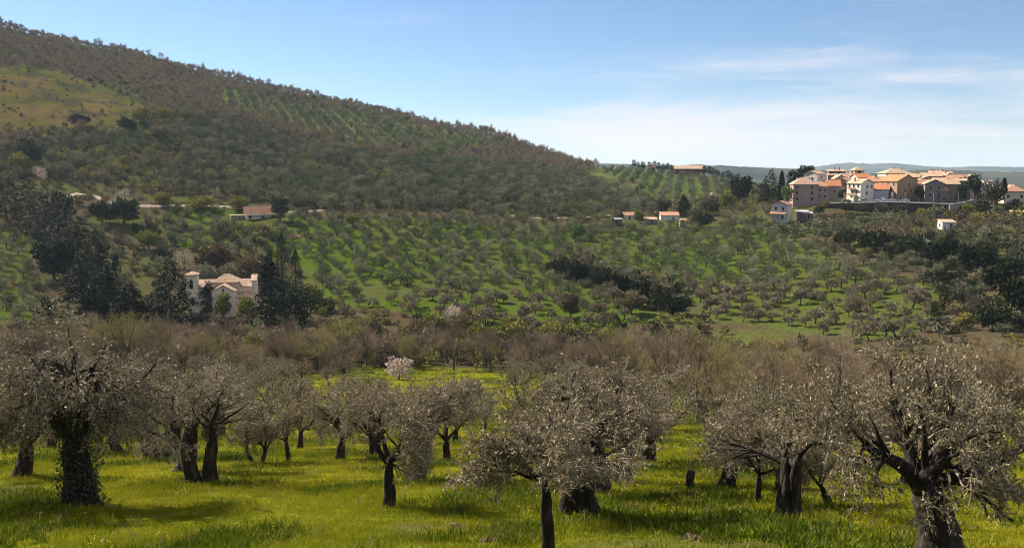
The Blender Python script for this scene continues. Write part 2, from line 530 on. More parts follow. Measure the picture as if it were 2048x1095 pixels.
def H(x, y, noise=True):
    x = np.asarray(x, float); y = np.asarray(y, float)
    r = np.clip(np.hypot(x, y), RG[0], RG[-1])
    az = np.arctan2(x, y)
    a = np.clip(az, AZF[0], AZF[-1])
    fi = (a - AZF[0]) / (AZF[1] - AZF[0])
    i0 = np.clip(fi.astype(int), 0, len(AZF) - 2); fa = fi - i0
    j0 = np.clip(np.searchsorted(RG, r) - 1, 0, len(RG) - 2)
    fb = (r - RG[j0]) / (RG[j0 + 1] - RG[j0])
    z = (ZG[i0, j0] * (1 - fa) + ZG[i0 + 1, j0] * fa) * (1 - fb) + (ZG[i0, j0 + 1] * (1 - fa) + ZG[i0 + 1, j0 + 1] * fa) * fb
    # to the sides and behind: the camera's own hillside goes on
    w = np.clip((np.abs(az) - R(42)) / R(70), 0, 1); w = w * w * (3 - 2 * w)
    back = np.where(r < 400, fg_z(r * np.cos(az)), fg_z(400 * np.cos(az)))
    z = z * (1 - w) + back * w
    if noise:
        amp = np.interp(r, [0, 10, 40, 200, 400, 600, 1000, 3000, 12000], [0.02, 0.12, 0.25, 0.9, 0.9, 2.2, 3.5, 10, 16])
        amp = np.where((r > 405) & (r < 560) & (az > R(14)) & (az < R(30)), 0.1, amp)
        sc = np.interp(r, [0, 40, 300, 1000, 3000, 9000], [3, 8, 30, 60, 260, 600])
        sc = 2.0 ** np.round(np.log2(sc))
        z = z + (fbm(x, y, 8, 3) - 0.5) * np.minimum(amp, 0.5) + np.where((r > 480) & (az < R(6)), (fbm(x, y, 150, 15, 2) - 0.5) * 11 * np.clip((r - 480) / 150, 0, 1) * np.clip((1150 - r) / 150, 0, 1) * np.clip((R(6) - az) / R(8), 0, 1), 0) + np.where(r > 120, (fbm(x, y, 48, 5) - 0.5) * amp * np.clip((r - 120) / 100, 0, 1), 0) \
            + np.where(r > 1200, (fbm(x, y, 420, 9, 4) - 0.5) * amp * 2.2 * np.clip((r - 1200) / 800, 0, 1), 0)
    return z


def hz(x, y):
    return float(H(np.array([x]), np.array([y]))[0])


def at_r(u, v, r):
    """World x, y, z of the photo pixel at a known distance; z is the height on the line of sight."""
    az, t = ray(u, v)
    return r * sin(az), r * cos(az), r * t


_MR = np.concatenate([np.arange(8, 120, 0.25), np.arange(120, 1300, 0.75)])


def on_ground(u, v):
    """Where the line of sight through a photo pixel first meets the ground."""
    az, t = ray(u, v)
    x, y = _MR * sin(az), _MR * cos(az)
    hit = np.nonzero(_MR * t < H(x, y))[0]
    r = _MR[hit[0]] if len(hit) else 700.0
    x, y = r * sin(az), r * cos(az)
    return x, y, hz(x, y), r


# --- zones of the land, outlined where they show in the photograph
Z_MEADOW = [(-400, 120), (40, 136), (115, 140), (200, 175), (280, 208), (285, 225), (230, 258), (100, 268), (-400, 262)]
Z_BACK = [(430, 178), (560, 195), (700, 222), (860, 258), (960, 272), (1010, 296), (900, 304), (760, 298), (640, 270), (520, 228), (450, 208)]
Z_FRONT = [(-60, 320), (40, 300), (120, 272), (240, 264), (300, 228), (420, 236), (520, 254), (640, 294), (800, 320), (960, 327), (1060, 332),
           (1150, 347), (1230, 377), (1300, 395), (1310, 425), (1000, 430), (660, 424), (560, 408), (300, 393), (90, 352), (-60, 380)]
Z_KNOLL = [(1180, 335), (1290, 338), (1480, 356), (1510, 375), (1440, 395), (1330, 395), (1250, 370)]
Z_SLOPE = [(560, 470), (450, 418), (640, 440), (1000, 445), (1230, 452), (1480, 450), (1560, 470), (1640, 500), (1750, 530), (1850, 560),
           (1880, 640), (1800, 692), (1500, 650), (1430, 645), (1400, 605), (1330, 636), (1150, 672), (960, 668), (800, 625), (640, 605), (600, 520)]
Z_LEFT = [(330, 410), (450, 415), (560, 470), (600, 520), (520, 535), (400, 500), (330, 480)]
Z_LEFT2 = [(-80, 440), (40, 450), (75, 560), (70, 640), (-80, 640)]
Z_GULLY = [(1080, 535), (1150, 515), (1250, 545), (1400, 600), (1330, 636), (1250, 606), (1120, 566)]
Z_RIGHT = [(1480, 446), (1560, 444), (1640, 434), (1900, 436), (1930, 436), (2120, 445), (2120, 705), (1880, 705), (1880, 640), (1850, 560), (1750, 530), (1640, 500), (1560, 470)]
Z_VALLEY = [(-80, 738), (2120, 738), (2120, 690), (1760, 690), (1450, 662), (1300, 672), (1000, 676), (700, 655), (640, 645), (520, 690), (-80, 700)]
Z_GREENFIELD = [(880, 600), (1150, 560), (1330, 640), (1150, 690), (930, 690)]


WOOD_U, WOOD_R = [0, 640, 760, 1060, 1330, 1420, 1700, 2048], [154, 156, 175, 160, 104, 74, 74, 78]     # near edge of the creek wood


def land_colour(x, y, z):
    r = np.hypot(x, y)
    u, v = project(x, y, z)
    u = u + (fbm(x, y, 30, 71) - 0.5) * 70 + (fbm(x, y, 7, 73) - 0.5) * 30
    v = v + (fbm(x, y, 30, 72) - 0.5) * 30
    n1 = fbm(x, y, 24, 21); n2 = fbm(x, y, 5, 22); n3 = fbm(x, y, 90, 23)
    grass_fg = np.array([0.120, 0.120, 0.008]); grass_mid = np.array([0.050, 0.078, 0.008]); grass_dull = np.array([0.060, 0.068, 0.020])
    tan_c = np.array([0.092, 0.070, 0.024]); brown = np.array([0.060, 0.046, 0.029]); earth = np.array([0.088, 0.060, 0.032])
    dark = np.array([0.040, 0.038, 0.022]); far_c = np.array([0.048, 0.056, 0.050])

    def lerp(a, b, t):
        return a + (b - a) * np.clip(t, 0, 1)[:, None]
    col = np.tile(brown, (len(x), 1))
    col = lerp(col, grass_dull, (n1 - 0.45) * 4)
    fg = r < np.interp(u, WOOD_U, WOOD_R) + 5
    c = lerp(np.tile(grass_fg, (len(x), 1)), earth, (n2 - 0.73) * 9)
    c = lerp(c, grass_mid, (n1 - 0.55) * 3)
    col[fg] = c[fg]
    mid = ~fg & (r > 60)
    m = mid & (r < 460) & (in_poly(u, v, Z_SLOPE) | in_poly(u, v, Z_LEFT) | in_poly(u, v, Z_LEFT2))
    c = lerp(np.tile(grass_mid, (len(x), 1)), grass_dull, (n1 - 0.45) * 3.5)
    c = lerp(c, earth * 0.8, (n2 - 0.70) * 8)
    c = lerp(c, grass_dull, np.clip((u - 1400) / 300, 0, 0.6))
    col[m] = c[m]
    m = mid & in_poly(u, v, Z_FRONT) & (r > 430)
    c = lerp(np.tile(grass_dull * 0.75, (len(x), 1)), brown * 0.7, (n1 - 0.4) * 4)  # ground colour darkened to stand in for tree shade between the crowns
    col[m] = c[m]
    m = mid & in_poly(u, v, Z_BACK) & (r > 600)
    c = lerp(np.tile(np.array([0.085, 0.105, 0.024]), (len(x), 1)), grass_dull, (n1 - 0.5) * 4)
    col[m] = c[m]
    m = mid & in_poly(u, v, Z_KNOLL) & (r > 450)
    c = lerp(np.tile(np.array([0.068, 0.095, 0.026]), (len(x), 1)), grass_dull, (n1 - 0.5) * 4)
    col[m] = c[m]
    m = mid & in_poly(u, v, Z_MEADOW) & (r > 500)
    c = lerp(np.tile(tan_c, (len(x), 1)), np.array([0.062, 0.066, 0.013]), (n1 - 0.47) * 7)
    c = lerp(c, brown, (n2 - 0.56) * 5)
    c = lerp(c, dark, (fbm(x, y, 14, 29) - 0.60) * 9)
    col[m] = c[m]
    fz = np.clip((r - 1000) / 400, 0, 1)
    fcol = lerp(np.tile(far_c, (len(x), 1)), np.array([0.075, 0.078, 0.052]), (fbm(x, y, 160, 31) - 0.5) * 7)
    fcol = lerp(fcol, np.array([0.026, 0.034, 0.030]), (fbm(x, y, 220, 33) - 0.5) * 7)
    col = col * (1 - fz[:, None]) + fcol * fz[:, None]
    return col


def ground_material():
    m, nt, N, L, b = new_mat('ground_soil_and_turf')
    at = N.new('ShaderNodeAttribute'); at.attribute_name = 'land'
    geo = N.new('ShaderNodeNewGeometry')
    n1 = N.new('ShaderNodeTexNoise'); n1.inputs['Scale'].default_value = 0.9; n1.inputs['Detail'].default_value = 8
    n1.inputs['Roughness'].default_value = 0.7
    L.new(geo.outputs['Position'], n1.inputs['Vector'])
    mr = N.new('ShaderNodeMapRange')
    mr.inputs['From Min'].default_value = 0.3; mr.inputs['From Max'].default_value = 0.7
    mr.inputs['To Min'].default_value = 0.55; mr.inputs['To Max'].default_value = 1.4
    L.new(n1.outputs['Fac'], mr.inputs[0])
    vm = N.new('ShaderNodeVectorMath'); vm.operation = 'SCALE'
    L.new(at.outputs['Color'], vm.inputs[0]); L.new(mr.outputs[0], vm.inputs['Scale'])
    L.new(vm.outputs[0], b.inputs['Base Color'])
    b.inputs['Roughness'].default_value = 0.95
    b.inputs['Specular IOR Level'].default_value = 0.0
    bp = N.new('ShaderNodeBump'); bp.inputs['Strength'].default_value = 0.7; bp.inputs['Distance'].default_value = 0.25
    L.new(n1.outputs['Fac'], bp.inputs['Height']); L.new(bp.outputs[0], b.inputs['Normal'])
    return m


def build_ground():
    azs = np.concatenate([np.arange(-36, 36.01, 0.2), np.arange(39, 324, 3.5)]) * pi / 180
    n, m = len(azs), len(RG)
    A, Rr = np.meshgrid(azs, RG, indexing='ij')
    X = Rr * np.sin(A); Y = Rr * np.cos(A)
    Zv = H(X, Y)
    V = np.stack([X, Y, Zv], -1).reshape(-1, 3)
    idx = np.arange(n * m).reshape(n, m)
    nx = np.roll(idx, -1, axis=0)
    Q = np.stack([idx[:, :-1], idx[:, 1:], nx[:, 1:], nx[:, :-1]], -1).reshape(-1, 4)[:, ::-1]
    mb = MB()
    V = np.concatenate([V, [[0, 0, hz(0, 0)]]])
    mb.add(V, Q)
    mb.f.append((np.stack([np.full(n, n * m), idx[:, 0], nx[:, 0]], -1)[:, ::-1], 0))
    me = mb.mesh('ground', ground_material(), smooth=True)
    col = land_colour(V[:, 0], V[:, 1], V[:, 2])
    at = me.color_attributes.new('land', 'FLOAT_COLOR', 'POINT')
    at.data.foreach_set('color', np.concatenate([col, np.ones((len(col), 1))], 1).astype(np.float32).ravel())
    obj('ground', me, kind='structure')


build_ground()

# ------------------------------------------------------------------ trees: growth
def unit(a):
    return a / (np.linalg.norm(a, axis=-1, keepdims=True) + 1e-9)


def grow(rng, P, Rd, c, t0, t1, L, ang, n=5, up=0.0, wob=0.12, rr=0.6, tip=0.35, lvar=0.35, out=0.0):
    """c side branches on each of the m branches P (m,n,3): returns their centre lines and radii."""
    m, k, _ = P.shape
    t = rng.uniform(t0, t1, (m, c))
    f = t * (k - 1)
    i = np.clip(f.astype(int), 0, k - 2); a = (f - i)[..., None]
    mi = np.arange(m)[:, None]
    p = P[mi, i] * (1 - a) + P[mi, i + 1] * a
    T = unit(P[mi, i + 1] - P[mi, i])
    rp = Rd[mi, i] * (1 - a[..., 0]) + Rd[mi, i + 1] * a[..., 0]
    perp = unit(np.cross(T, rng.normal(size=T.shape)))
    if out:
        cen = p * np.array([1, 1, 0.0]); perp = unit(perp + out * unit(cen))
    an = ang * rng.uniform(0.7, 1.3, (m, c, 1))
    d = unit(np.cos(an) * T + np.sin(an) * perp)
    ln = L * rng.uniform(1 - lvar, 1 + lvar, (m, c)) * (1.15 - 0.45 * t)
    pts = [p]
    st = (ln / (n - 1))[..., None]
    for q in range(n - 1):
        d = unit(d + rng.normal(size=d.shape) * wob + np.array([0, 0, up]))
        pts.append(pts[-1] + d * st)
    Q = np.stack(pts, 2).reshape(m * c, n, 3)
    r0 = (rp * rr).reshape(-1, 1)
    return Q, r0 * np.linspace(1, tip, n)[None, :]


def line_pts(rng, p, d, L, n, wob=0.1, up=0.0):
    pts = [np.array(p, float)]
    d = unit(np.array(d, float))
    for q in range(n - 1):
        d = unit(d + rng.normal(size=3) * wob + np.array([0, 0, up]))
        pts.append(pts[-1] + d * L / (n - 1))
    return np.array(pts)


def gnarl_arr(rng, n, k, amt):
    th = np.arange(k) * 2 * pi / k
    g = np.ones((n, k))
    for f in (1, 2, 3, 5):
        ph = rng.uniform(0, 6.28) + np.cumsum(rng.normal(0, 0.25, n))
        g += amt / f ** 0.5 * rng.uniform(0.4, 1) * np.sin(f * th[None, :] + ph[:, None])
    g += rng.normal(0, amt * 0.25, (n, k))
    return np.clip(g, 0.5, 1.7)[None]


def leaf_cloud(mb, rng, tw, per, ln, wd, spread, mat, up=0.25):
    """Leaves along twigs tw (m,n,3)."""
    m, n, _ = tw.shape
    t = rng.uniform(0.1, 1.0, (m, per)) * (n - 1)
    i = np.clip(t.astype(int), 0, n - 2); a = (t - i)[..., None]
    mi = np.arange(m)[:, None]
    c = (tw[mi, i] * (1 - a) + tw[mi, i + 1] * a).reshape(-1, 3)
    T = unit((tw[mi, i + 1] - tw[mi, i]).reshape(-1, 3))
    d = unit(T * 0.6 + rng.normal(size=T.shape) * 0.7 + np.array([0, 0, up * 0.6]))
    nr = unit(rng.normal(size=T.shape) + np.array([0, 0, 0.8]))
    q = len(c)
    mb.leaves(c + rng.normal(size=c.shape) * spread, d, nr, ln * rng.uniform(0.6, 1.3, q), wd * rng.uniform(0.7, 1.3, q), mat)


def olive(seed, height=4.5, width=5.0, fork=1.3, rad=0.3, lean=(0, 0), stems=1, limbs=4, tier=1, droop=0.0, leafy=1.0, splay=0.0, sub=6):
    """An old olive tree: gnarled trunk, a few heavy limbs, twiggy silver crown. Returns meshes by part name."""
    rng = np.random.default_rng(seed)
    out = {'limb': []}
    tr = MB()
    tops = []
    for s in range(stems):
        a0 = rng.uniform(0, 6.28) if splay == 0 else (0.0 if s == 0 else pi)
        off = np.array([cos(a0), sin(a0), 0]) * (rad * 0.55 if stems > 1 else 0)
        d = np.array([lean[0] + (cos(a0) * splay if stems > 1 else 0), lean[1] + (sin(a0) * splay * 0.3 if stems > 1 else 0), 1.0])
        n = 12 if tier < 3 else 5
        base = np.array([0, 0, -0.25]) + off
        P = line_pts(rng, base, d, (fork + 0.25) * np.linalg.norm(d), n, 0.07, 0.05)
        r0 = rad * (0.75 if stems > 1 else 1)
        t = np.linspace(0, 1, n)
        rr = r0 * (1 + 0.75 * np.exp(-t * 6) - 0.18 * t - 0.34 * np.clip((t - 0.72) / 0.28, 0, 1))
        k = {1: 14, 2: 9, 3: 6, 4: 5}[tier]
        tr.tubes(P[None], rr[None], k, 0, cap=True, gnarl=gnarl_arr(rng, n, k, 0.16 if tier < 3 else 0.08))
        tops.append((P[-1] - np.array([0, 0, 0.22 * min(1.0, rad * 3)]), unit(P[-1] - P[-2]), r0))
    hc = height - fork
    LP, LR = [], []
    nl = max(2, limbs // stems) if stems > 1 else limbs
    for (tp, td, r0) in tops:
        a0 = rng.uniform(0, 6.28)
        for i in range(nl):
            az = a0 + i * 2 * pi / nl + rng.uniform(-0.35, 0.35)
            e = rng.uniform(0.55, 1.15) if i else 1.35
            d = np.array([cos(az) * cos(e), sin(az) * cos(e), sin(e)]) * np.array([width / max(hc * 2, 0.1), width / max(hc * 2, 0.1), 1])
            L = np.linalg.norm(d * hc * 0.62)
            P = line_pts(rng, tp, d + np.array([lean[0], lean[1], 0]) * 0.5, L, 7, 0.16, 0.02)
            LP.append(P); LR.append(r0 * rng.uniform(0.42, 0.6) * np.linspace(1, 0.32, 7))
    LP = np.array(LP); LR = np.array(LR)
    sc = (width / 5.0 + hc / 3.2) / 2
    S2, R2 = grow(rng, LP, LR, sub, 0.25, 1.0, 1.25 * sc, 0.85, 6, 0.03 - droop * 0.1, 0.18, 0.55, 0.3, out=0.4)
    live = rng.uniform(size=len(S2)) > (0.16 if tier <= 2 else 0.0)
    S3, R3 = grow(rng, S2[live], R2[live], {1: 6, 2: 5, 3: 4, 4: 3}[tier], 0.2, 1.0, 0.75 * sc, 0.8, 5, 0.0 - droop * 0.15, 0.22, 0.55, 0.3, out=0.25)
    nt = {1: 6, 2: 5, 3: 4, 4: 4}[tier]
    S4, R4 = grow(rng, S3, R3, nt, 0.15, 1.0, 0.50 * sc, 0.8, 4, -0.05 - droop * 0.2, 0.25, 0.6, 0.3, lvar=0.5)
    # fit crown to the wanted width
    allp = np.concatenate([S3.reshape(-1, 3), S4.reshape(-1, 3)])
    cx, cyy = (allp[:, 0].min() + allp[:, 0].max()) / 2, (allp[:, 1].min() + allp[:, 1].max()) / 2
    wn = 0.5 * (np.ptp(allp[:, 0]) + np.ptp(allp[:, 1]))
    zt = np.percentile(allp[:, 2], 99.5)
    kx = width / wn; kz = hc / max(zt - fork, 0.1)
    ctr = np.array([tops[0][0][0], tops[0][0][1], 0])

    def fit(A):
        B = A.copy()
        z = B[..., 2]
        w = np.clip((z - fork * 0.8) / (hc * 0.25), 0, 1)[..., None]
        w = np.maximum(w, np.clip(np.linalg.norm(B[..., :2] - ctr[:2], axis=-1, keepdims=True) / 0.6, 0, 1))
        B[..., :2] = (B[..., :2] - ctr[:2]) * (1 + (kx - 1) * w) + ctr[:2]
        B[..., 2] = np.where(z > fork, fork + (z - fork) * kz, z)
        low = 0.32 * fork
        B[..., 2] = np.where(B[..., 2] < low, low + (low - B[..., 2]) * 0.25, B[..., 2])
        return B
    LP, S2, S3, S4 = fit(LP), fit(S2), fit(S3), fit(S4)
    fol = MB()
    if tier <= 2:
        g = len(S2) // len(LP)
        for i in range(len(LP)):
            lm = MB()
            lm.tubes(LP[i:i + 1], LR[i:i + 1], 8 if tier == 1 else 6, gnarl=gnarl_arr(rng, 7, 8 if tier == 1 else 6, 0.08))
            lm.tubes(S2[i * g:(i + 1) * g], R2[i * g:(i + 1) * g], 5 if tier == 1 else 4)
            out['limb'].append(lm)
    else:
        tr.tubes(LP, LR, 4 if tier == 3 else 3)
        if tier == 3:
            tr.tubes(S2, R2, 3)
    if tier == 1:
        fol.tubes(S3, np.maximum(R3, 0.006), 3, 1)
        fol.tubes(S4, np.full(S4.shape[:2], 0.0045) * np.linspace(1.2, 0.5, 4), 3, 1)
        # upright water shoots that break the outline of the crown
        top = S3[S3[:, -1, 2] > np.percentile(S3[:, -1, 2], 72)]
        Sh, Rh = grow(rng, top, np.full(top.shape[:2], 0.008), 1, 0.5, 1.0, 0.45 * sc, 0.5, 5, 0.30, 0.10, 0.8, 0.4)
        fol.tubes(Sh, np.full(Sh.shape[:2], 0.005), 3, 1)
        leaf_cloud(fol, rng, Sh, int(14 * leafy), 0.088, 0.023, 0.008, 0, 0.5)
        leaf_cloud(fol, rng, S4, int(21 * leafy), 0.088, 0.024, 0.018, 0)
        leaf_cloud(fol, rng, S3, int(11 * leafy), 0.088, 0.024, 0.02, 0)
    elif tier == 2:
        fol.tubes(S3, np.maximum(R3, 0.008), 3, 1)
        p = S4.reshape(-1, 4, 3)
        fol.twigs(p[:, 0], p[:, -1] - p[:, 0], np.linalg.norm(p[:, -1] - p[:, 0], axis=1), 0.014, rng, 1)
        leaf_cloud(fol, rng, S4, int(15 * leafy), 0.12, 0.030, 0.03, 0)
    elif tier == 3:
        p = S3
        fol.twigs(p[:, 0], p[:, -1] - p[:, 0], np.linalg.norm(p[:, -1] - p[:, 0], axis=1), 0.03, rng, 1)
        leaf_cloud(fol, rng, S4, int(8 * leafy), 0.20, 0.062, 0.05, 0)
    else:
        leaf_cloud(fol, rng, S4, max(2, int(3.4 * leafy)), 0.46, 0.20, 0.10, 0)
    out['trunk'] = tr
    out['foliage'] = fol
    return out


def bare_tree(seed, h=9.0, w=7.5, tier=1):
    """A leafless deciduous tree: forked trunk and a haze of fine twigs."""
    rng = np.random.default_rng(seed)
    tr, tw = MB(), MB()
    fork = h * rng.uniform(0.16, 0.26)
    n = 6
    P = line_pts(rng, (0, 0, -0.4), (rng.normal() * 0.1, rng.normal() * 0.1, 1), fork + 0.4, n, 0.05)
    r0 = h * 0.021
    tr.tubes(P[None], (r0 * (1 + 0.5 * np.exp(-np.linspace(0, 5, n))))[None], 6)
    LP, LR = [], []
    nl = rng.integers(4, 6)
    a0 = rng.uniform(0, 6)
    for i in range(nl):
        az = a0 + i * 2 * pi / nl + rng.uniform(-0.4, 0.4)
        e = rng.uniform(0.75, 1.2) if i else 1.45
        d = np.array([cos(az) * cos(e) * w / h, sin(az) * cos(e) * w / h, sin(e)])
        LP.append(line_pts(rng, P[-1], d, (h - fork) * rng.uniform(0.6, 0.8), 7, 0.10, 0.05))
        LR.append(r0 * 0.62 * np.linspace(1, 0.25, 7))
    LP, LR = np.array(LP), np.array(LR)
    S2, R2 = grow(rng, LP, LR, 7, 0.15, 1.0, h * 0.26, 0.75, 6, 0.06, 0.14, 0.6, 0.25, out=0.3)
    S3, R3 = grow(rng, S2, R2, 6, 0.15, 1.0, h * 0.14, 0.7, 4, 0.05, 0.16, 0.6, 0.3, out=0.2)
    if tier == 1:
        tr.tubes(LP, LR, 5)
        tr.tubes(S2, np.maximum(R2, 0.014), 3)
        tw.tubes(S3, np.maximum(R3, 0.010), 3, 0)
        S4, R4 = grow(rng, S3, R3, 6, 0.15, 1.0, h * 0.085, 0.7, 3, 0.05, 0.2, 0.6, 0.3)
        for (a, b) in ((0, 1), (1, 2)):
            d = S4[:, b] - S4[:, a]
            tw.twigs(S4[:, a], d * 1.1, np.linalg.norm(d, axis=1) * 1.15, 0.030 if a == 0 else 0.024, rng)
        k = 3
        c = np.repeat(S4[:, 1], k, 0)
        d = unit(np.repeat(S4[:, 2] - S4[:, 0], k, 0)) + rng.normal(size=c.shape) * 0.55 + np.array([0, 0, 0.1])
        tw.twigs(c, d, h * 0.06 * rng.uniform(0.5, 1.3, len(c)), 0.024, rng)
    else:
        tr.tubes(LP, LR, 3)
        d = S2[:, -1] - S2[:, 0]
        tw.twigs(S2[:, 0], d, np.linalg.norm(d, axis=1), 0.10, rng)
        k = 3
        c = np.repeat(S3[:, 0], k, 0)
        d = np.repeat(unit(S3[:, -1] - S3[:, 0]), k, 0) + rng.normal(size=c.shape) * 0.45
        tw.twigs(c, d, h * 0.17 * rng.uniform(0.5, 1.3, len(c)), 0.13, rng)
    return {'trunk': tr, 'crown': tw}


def clump_tree(seed, lobes, n, size, trunk_h, trunk_r, aspect=0.55, shell=0.5, up=0.3, limbs=0, tiers=None):
    """A leafy plant: leaf clumps through the volume of several unequal lobes on a trunk. lobes: (centre, radii)."""
    rng = np.random.default_rng(seed)
    cr, tr = MB(), MB()
    vol = np.array([r[0] * r[1] * r[2] for c, r in lobes]) ** 0.67
    cnt = np.maximum(4, (n * vol / vol.sum()).astype(int))
    for (c, r), q in zip(lobes, cnt):
        d = unit(rng.normal(size=(q, 3)))
        rad = shell + (1 - shell) * rng.uniform(0, 1, (q, 1)) ** 0.6
        # uneven outline: bumps and gaps that follow the direction from the lobe centre
        b = 1 + 0.22 * np.sin(d[:, :1] * 7 + seed) * np.cos(d[:, 1:2] * 6 + c[0]) + 0.16 * np.sin(d[:, 2:] * 9 + c[1] + seed)
        p = np.array(c) + d * rad * b * np.array(r)
        dd = unit(d * 0.9 + rng.normal(size=d.shape) * 0.6 + np.array([0, 0, up]))
        nn = unit(d + rng.normal(size=d.shape) * 0.7)
        cr.leaves(p - dd * size * 0.4, dd, nn, size * rng.uniform(0.55, 1.35, q), size * aspect * rng.uniform(0.6, 1.3, q))
    top = max(c[2] for c, r in lobes)
    P = line_pts(rng, (0, 0, -0.4), (rng.normal() * 0.05, rng.normal() * 0.05, 1), max(trunk_h, top * 0.8) + 0.4, 6, 0.04)
    tr.tubes(P[None], (trunk_r * np.linspace(1.25, 0.4, 6))[None], 7)
    for (c, r) in lobes[1:1 + limbs]:
        st = P[2 + int(rng.integers(0, 2))]
        q = np.linspace(0, 1, 5)[:, None]
        B = st * (1 - q) + np.array(c) * q + rng.normal(size=(5, 3)) * 0.08
        tr.tubes(B[None], (trunk_r * np.linspace(0.55, 0.2, 5))[None], 5)
    return {'trunk': tr, 'crown': cr}


def lobes_round(rng, w, h, base, k=7):
    """Lobes of a rounded crown w wide whose foliage spans base..h."""
    L = [((0, 0, (h + base) / 2), (w * 0.36, w * 0.36, (h - base) * 0.42))]
    for i in range(k):
        a = i * 2.4 + rng.uniform(-0.5, 0.5)
        e = rng.uniform(0.12, 0.9)
        rr = w * rng.uniform(0.15, 0.24)
        L.append(((cos(a) * (w * 0.5 - rr) * rng.uniform(0.7, 1.05), sin(a) * (w * 0.5 - rr) * rng.uniform(0.7, 1.05), base + (h - base) * e * 0.86 + rr * 0.2),
                  (rr, rr, min(rr * rng.uniform(0.8, 1.2), (h - base) * 0.4))))
    return L


def cypress_tree(seed, h, w, n=2600, size=0.42):
    rng = np.random.default_rng(seed)
    cr, tr = MB(), MB()
    t = rng.uniform(0, 1, n) ** 0.85
    prof = np.interp(t, [0, 0.08, 0.3, 0.6, 0.85, 0.95, 1], [0.55, 0.85, 1.0, 0.85, 0.45, 0.2, 0.02]) * w / 2
    a = rng.uniform(0, 2 * pi, n)
    bump = 1 + 0.16 * np.sin(a * 3 + t * 17 + seed) + 0.10 * np.sin(a * 5 - t * 31)
    rr = prof * bump * (0.55 + 0.45 * rng.uniform(0, 1, n) ** 0.5)
    p = np.stack([np.cos(a) * rr, np.sin(a) * rr, 0.5 + t * (h - 0.8)], 1)
    d = unit(np.stack([np.cos(a) * 0.3, np.sin(a) * 0.3, np.ones(n)], 1) + rng.normal(size=(n, 3)) * 0.22)
    nn = unit(np.stack([np.cos(a), np.sin(a), 0 * a], 1) + rng.normal(size=(n, 3)) * 0.5)
    cr.leaves(p, d, nn, size * rng.uniform(0.6, 1.5, n), size * 0.4 * rng.uniform(0.6, 1.3, n))
    P = line_pts(rng, (0, 0, -0.4), (0, 0, 1), h * 0.8, 5, 0.01)
    tr.tubes(P[None], (w * 0.09 * np.linspace(1.2, 0.3, 5))[None], 6)
    return {'trunk': tr, 'crown': cr}


def conifer_tree(seed, h, w, n=3200, size=0.6, base=0.1, flat=0.35):
    """A cedar or fir: boughs in whorls that shorten towards the top and droop at their ends."""
    rng = np.random.default_rng(seed)
    cr, tr = MB(), MB()
    P = line_pts(rng, (0, 0, -0.4), (rng.normal() * 0.03, rng.normal() * 0.03, 1), h + 0.2, 8, 0.015)
    tr.tubes(P[None], (h * 0.018 * np.linspace(1.3, 0.15, 8))[None], 6)
    nb = 46
    tb = base + (1 - base) * (np.arange(nb) + rng.uniform(0, 0.8, nb)) / nb
    az = np.arange(nb) * 2.4 + rng.uniform(-0.4, 0.4, nb)
    ln = w * 0.5 * (np.interp(tb, [0, 0.2, 0.5, 0.8, 1], [0.75, 1, 0.8, 0.45, 0.05])) * rng.uniform(0.72, 1.15, nb)
    per = np.maximum(6, (n * ln / ln.sum()).astype(int))
    for i in range(nb):
        q = per[i]
        s = rng.uniform(0.12, 1, q) ** 0.75
        e = rng.uniform(0.0, 0.25)
        cx, sx = cos(az[i]), sin(az[i])
        along = s * ln[i]
        side = rng.normal(size=q) * ln[i] * 0.16 * (1.1 - 0.5 * s)
        zz = tb[i] * h + along * e - (s ** 2.2) * ln[i] * flat + rng.normal(size=q) * 0.14 * (w / 6)
        p = np.stack([cx * along - sx * side, sx * along + cx * side, zz], 1)
        d = unit(np.stack([np.full(q, cx), np.full(q, sx), np.full(q, -0.1)], 1) + rng.normal(size=(q, 3)) * 0.5)
        nn = unit(np.array([0, 0, 1.0]) + rng.normal(size=(q, 3)) * 0.5)
        cr.leaves(p, d, nn, size * rng.uniform(0.6, 1.3, q), size * 0.5 * rng.uniform(0.6, 1.3, q))
        B = np.array([[0, 0, tb[i] * h - 0.1], [cx * ln[i] * 0.5, sx * ln[i] * 0.5, tb[i] * h + ln[i] * 0.5 * e - 0.1], [cx * ln[i] * 0.9, sx * ln[i] * 0.9, tb[i] * h + ln[i] * (e - flat * 0.75)]])
        tr.tubes(B[None], (h * 0.005 * np.array([1.2, 0.8, 0.3]))[None], 3)
    return {'trunk': tr, 'crown': cr}


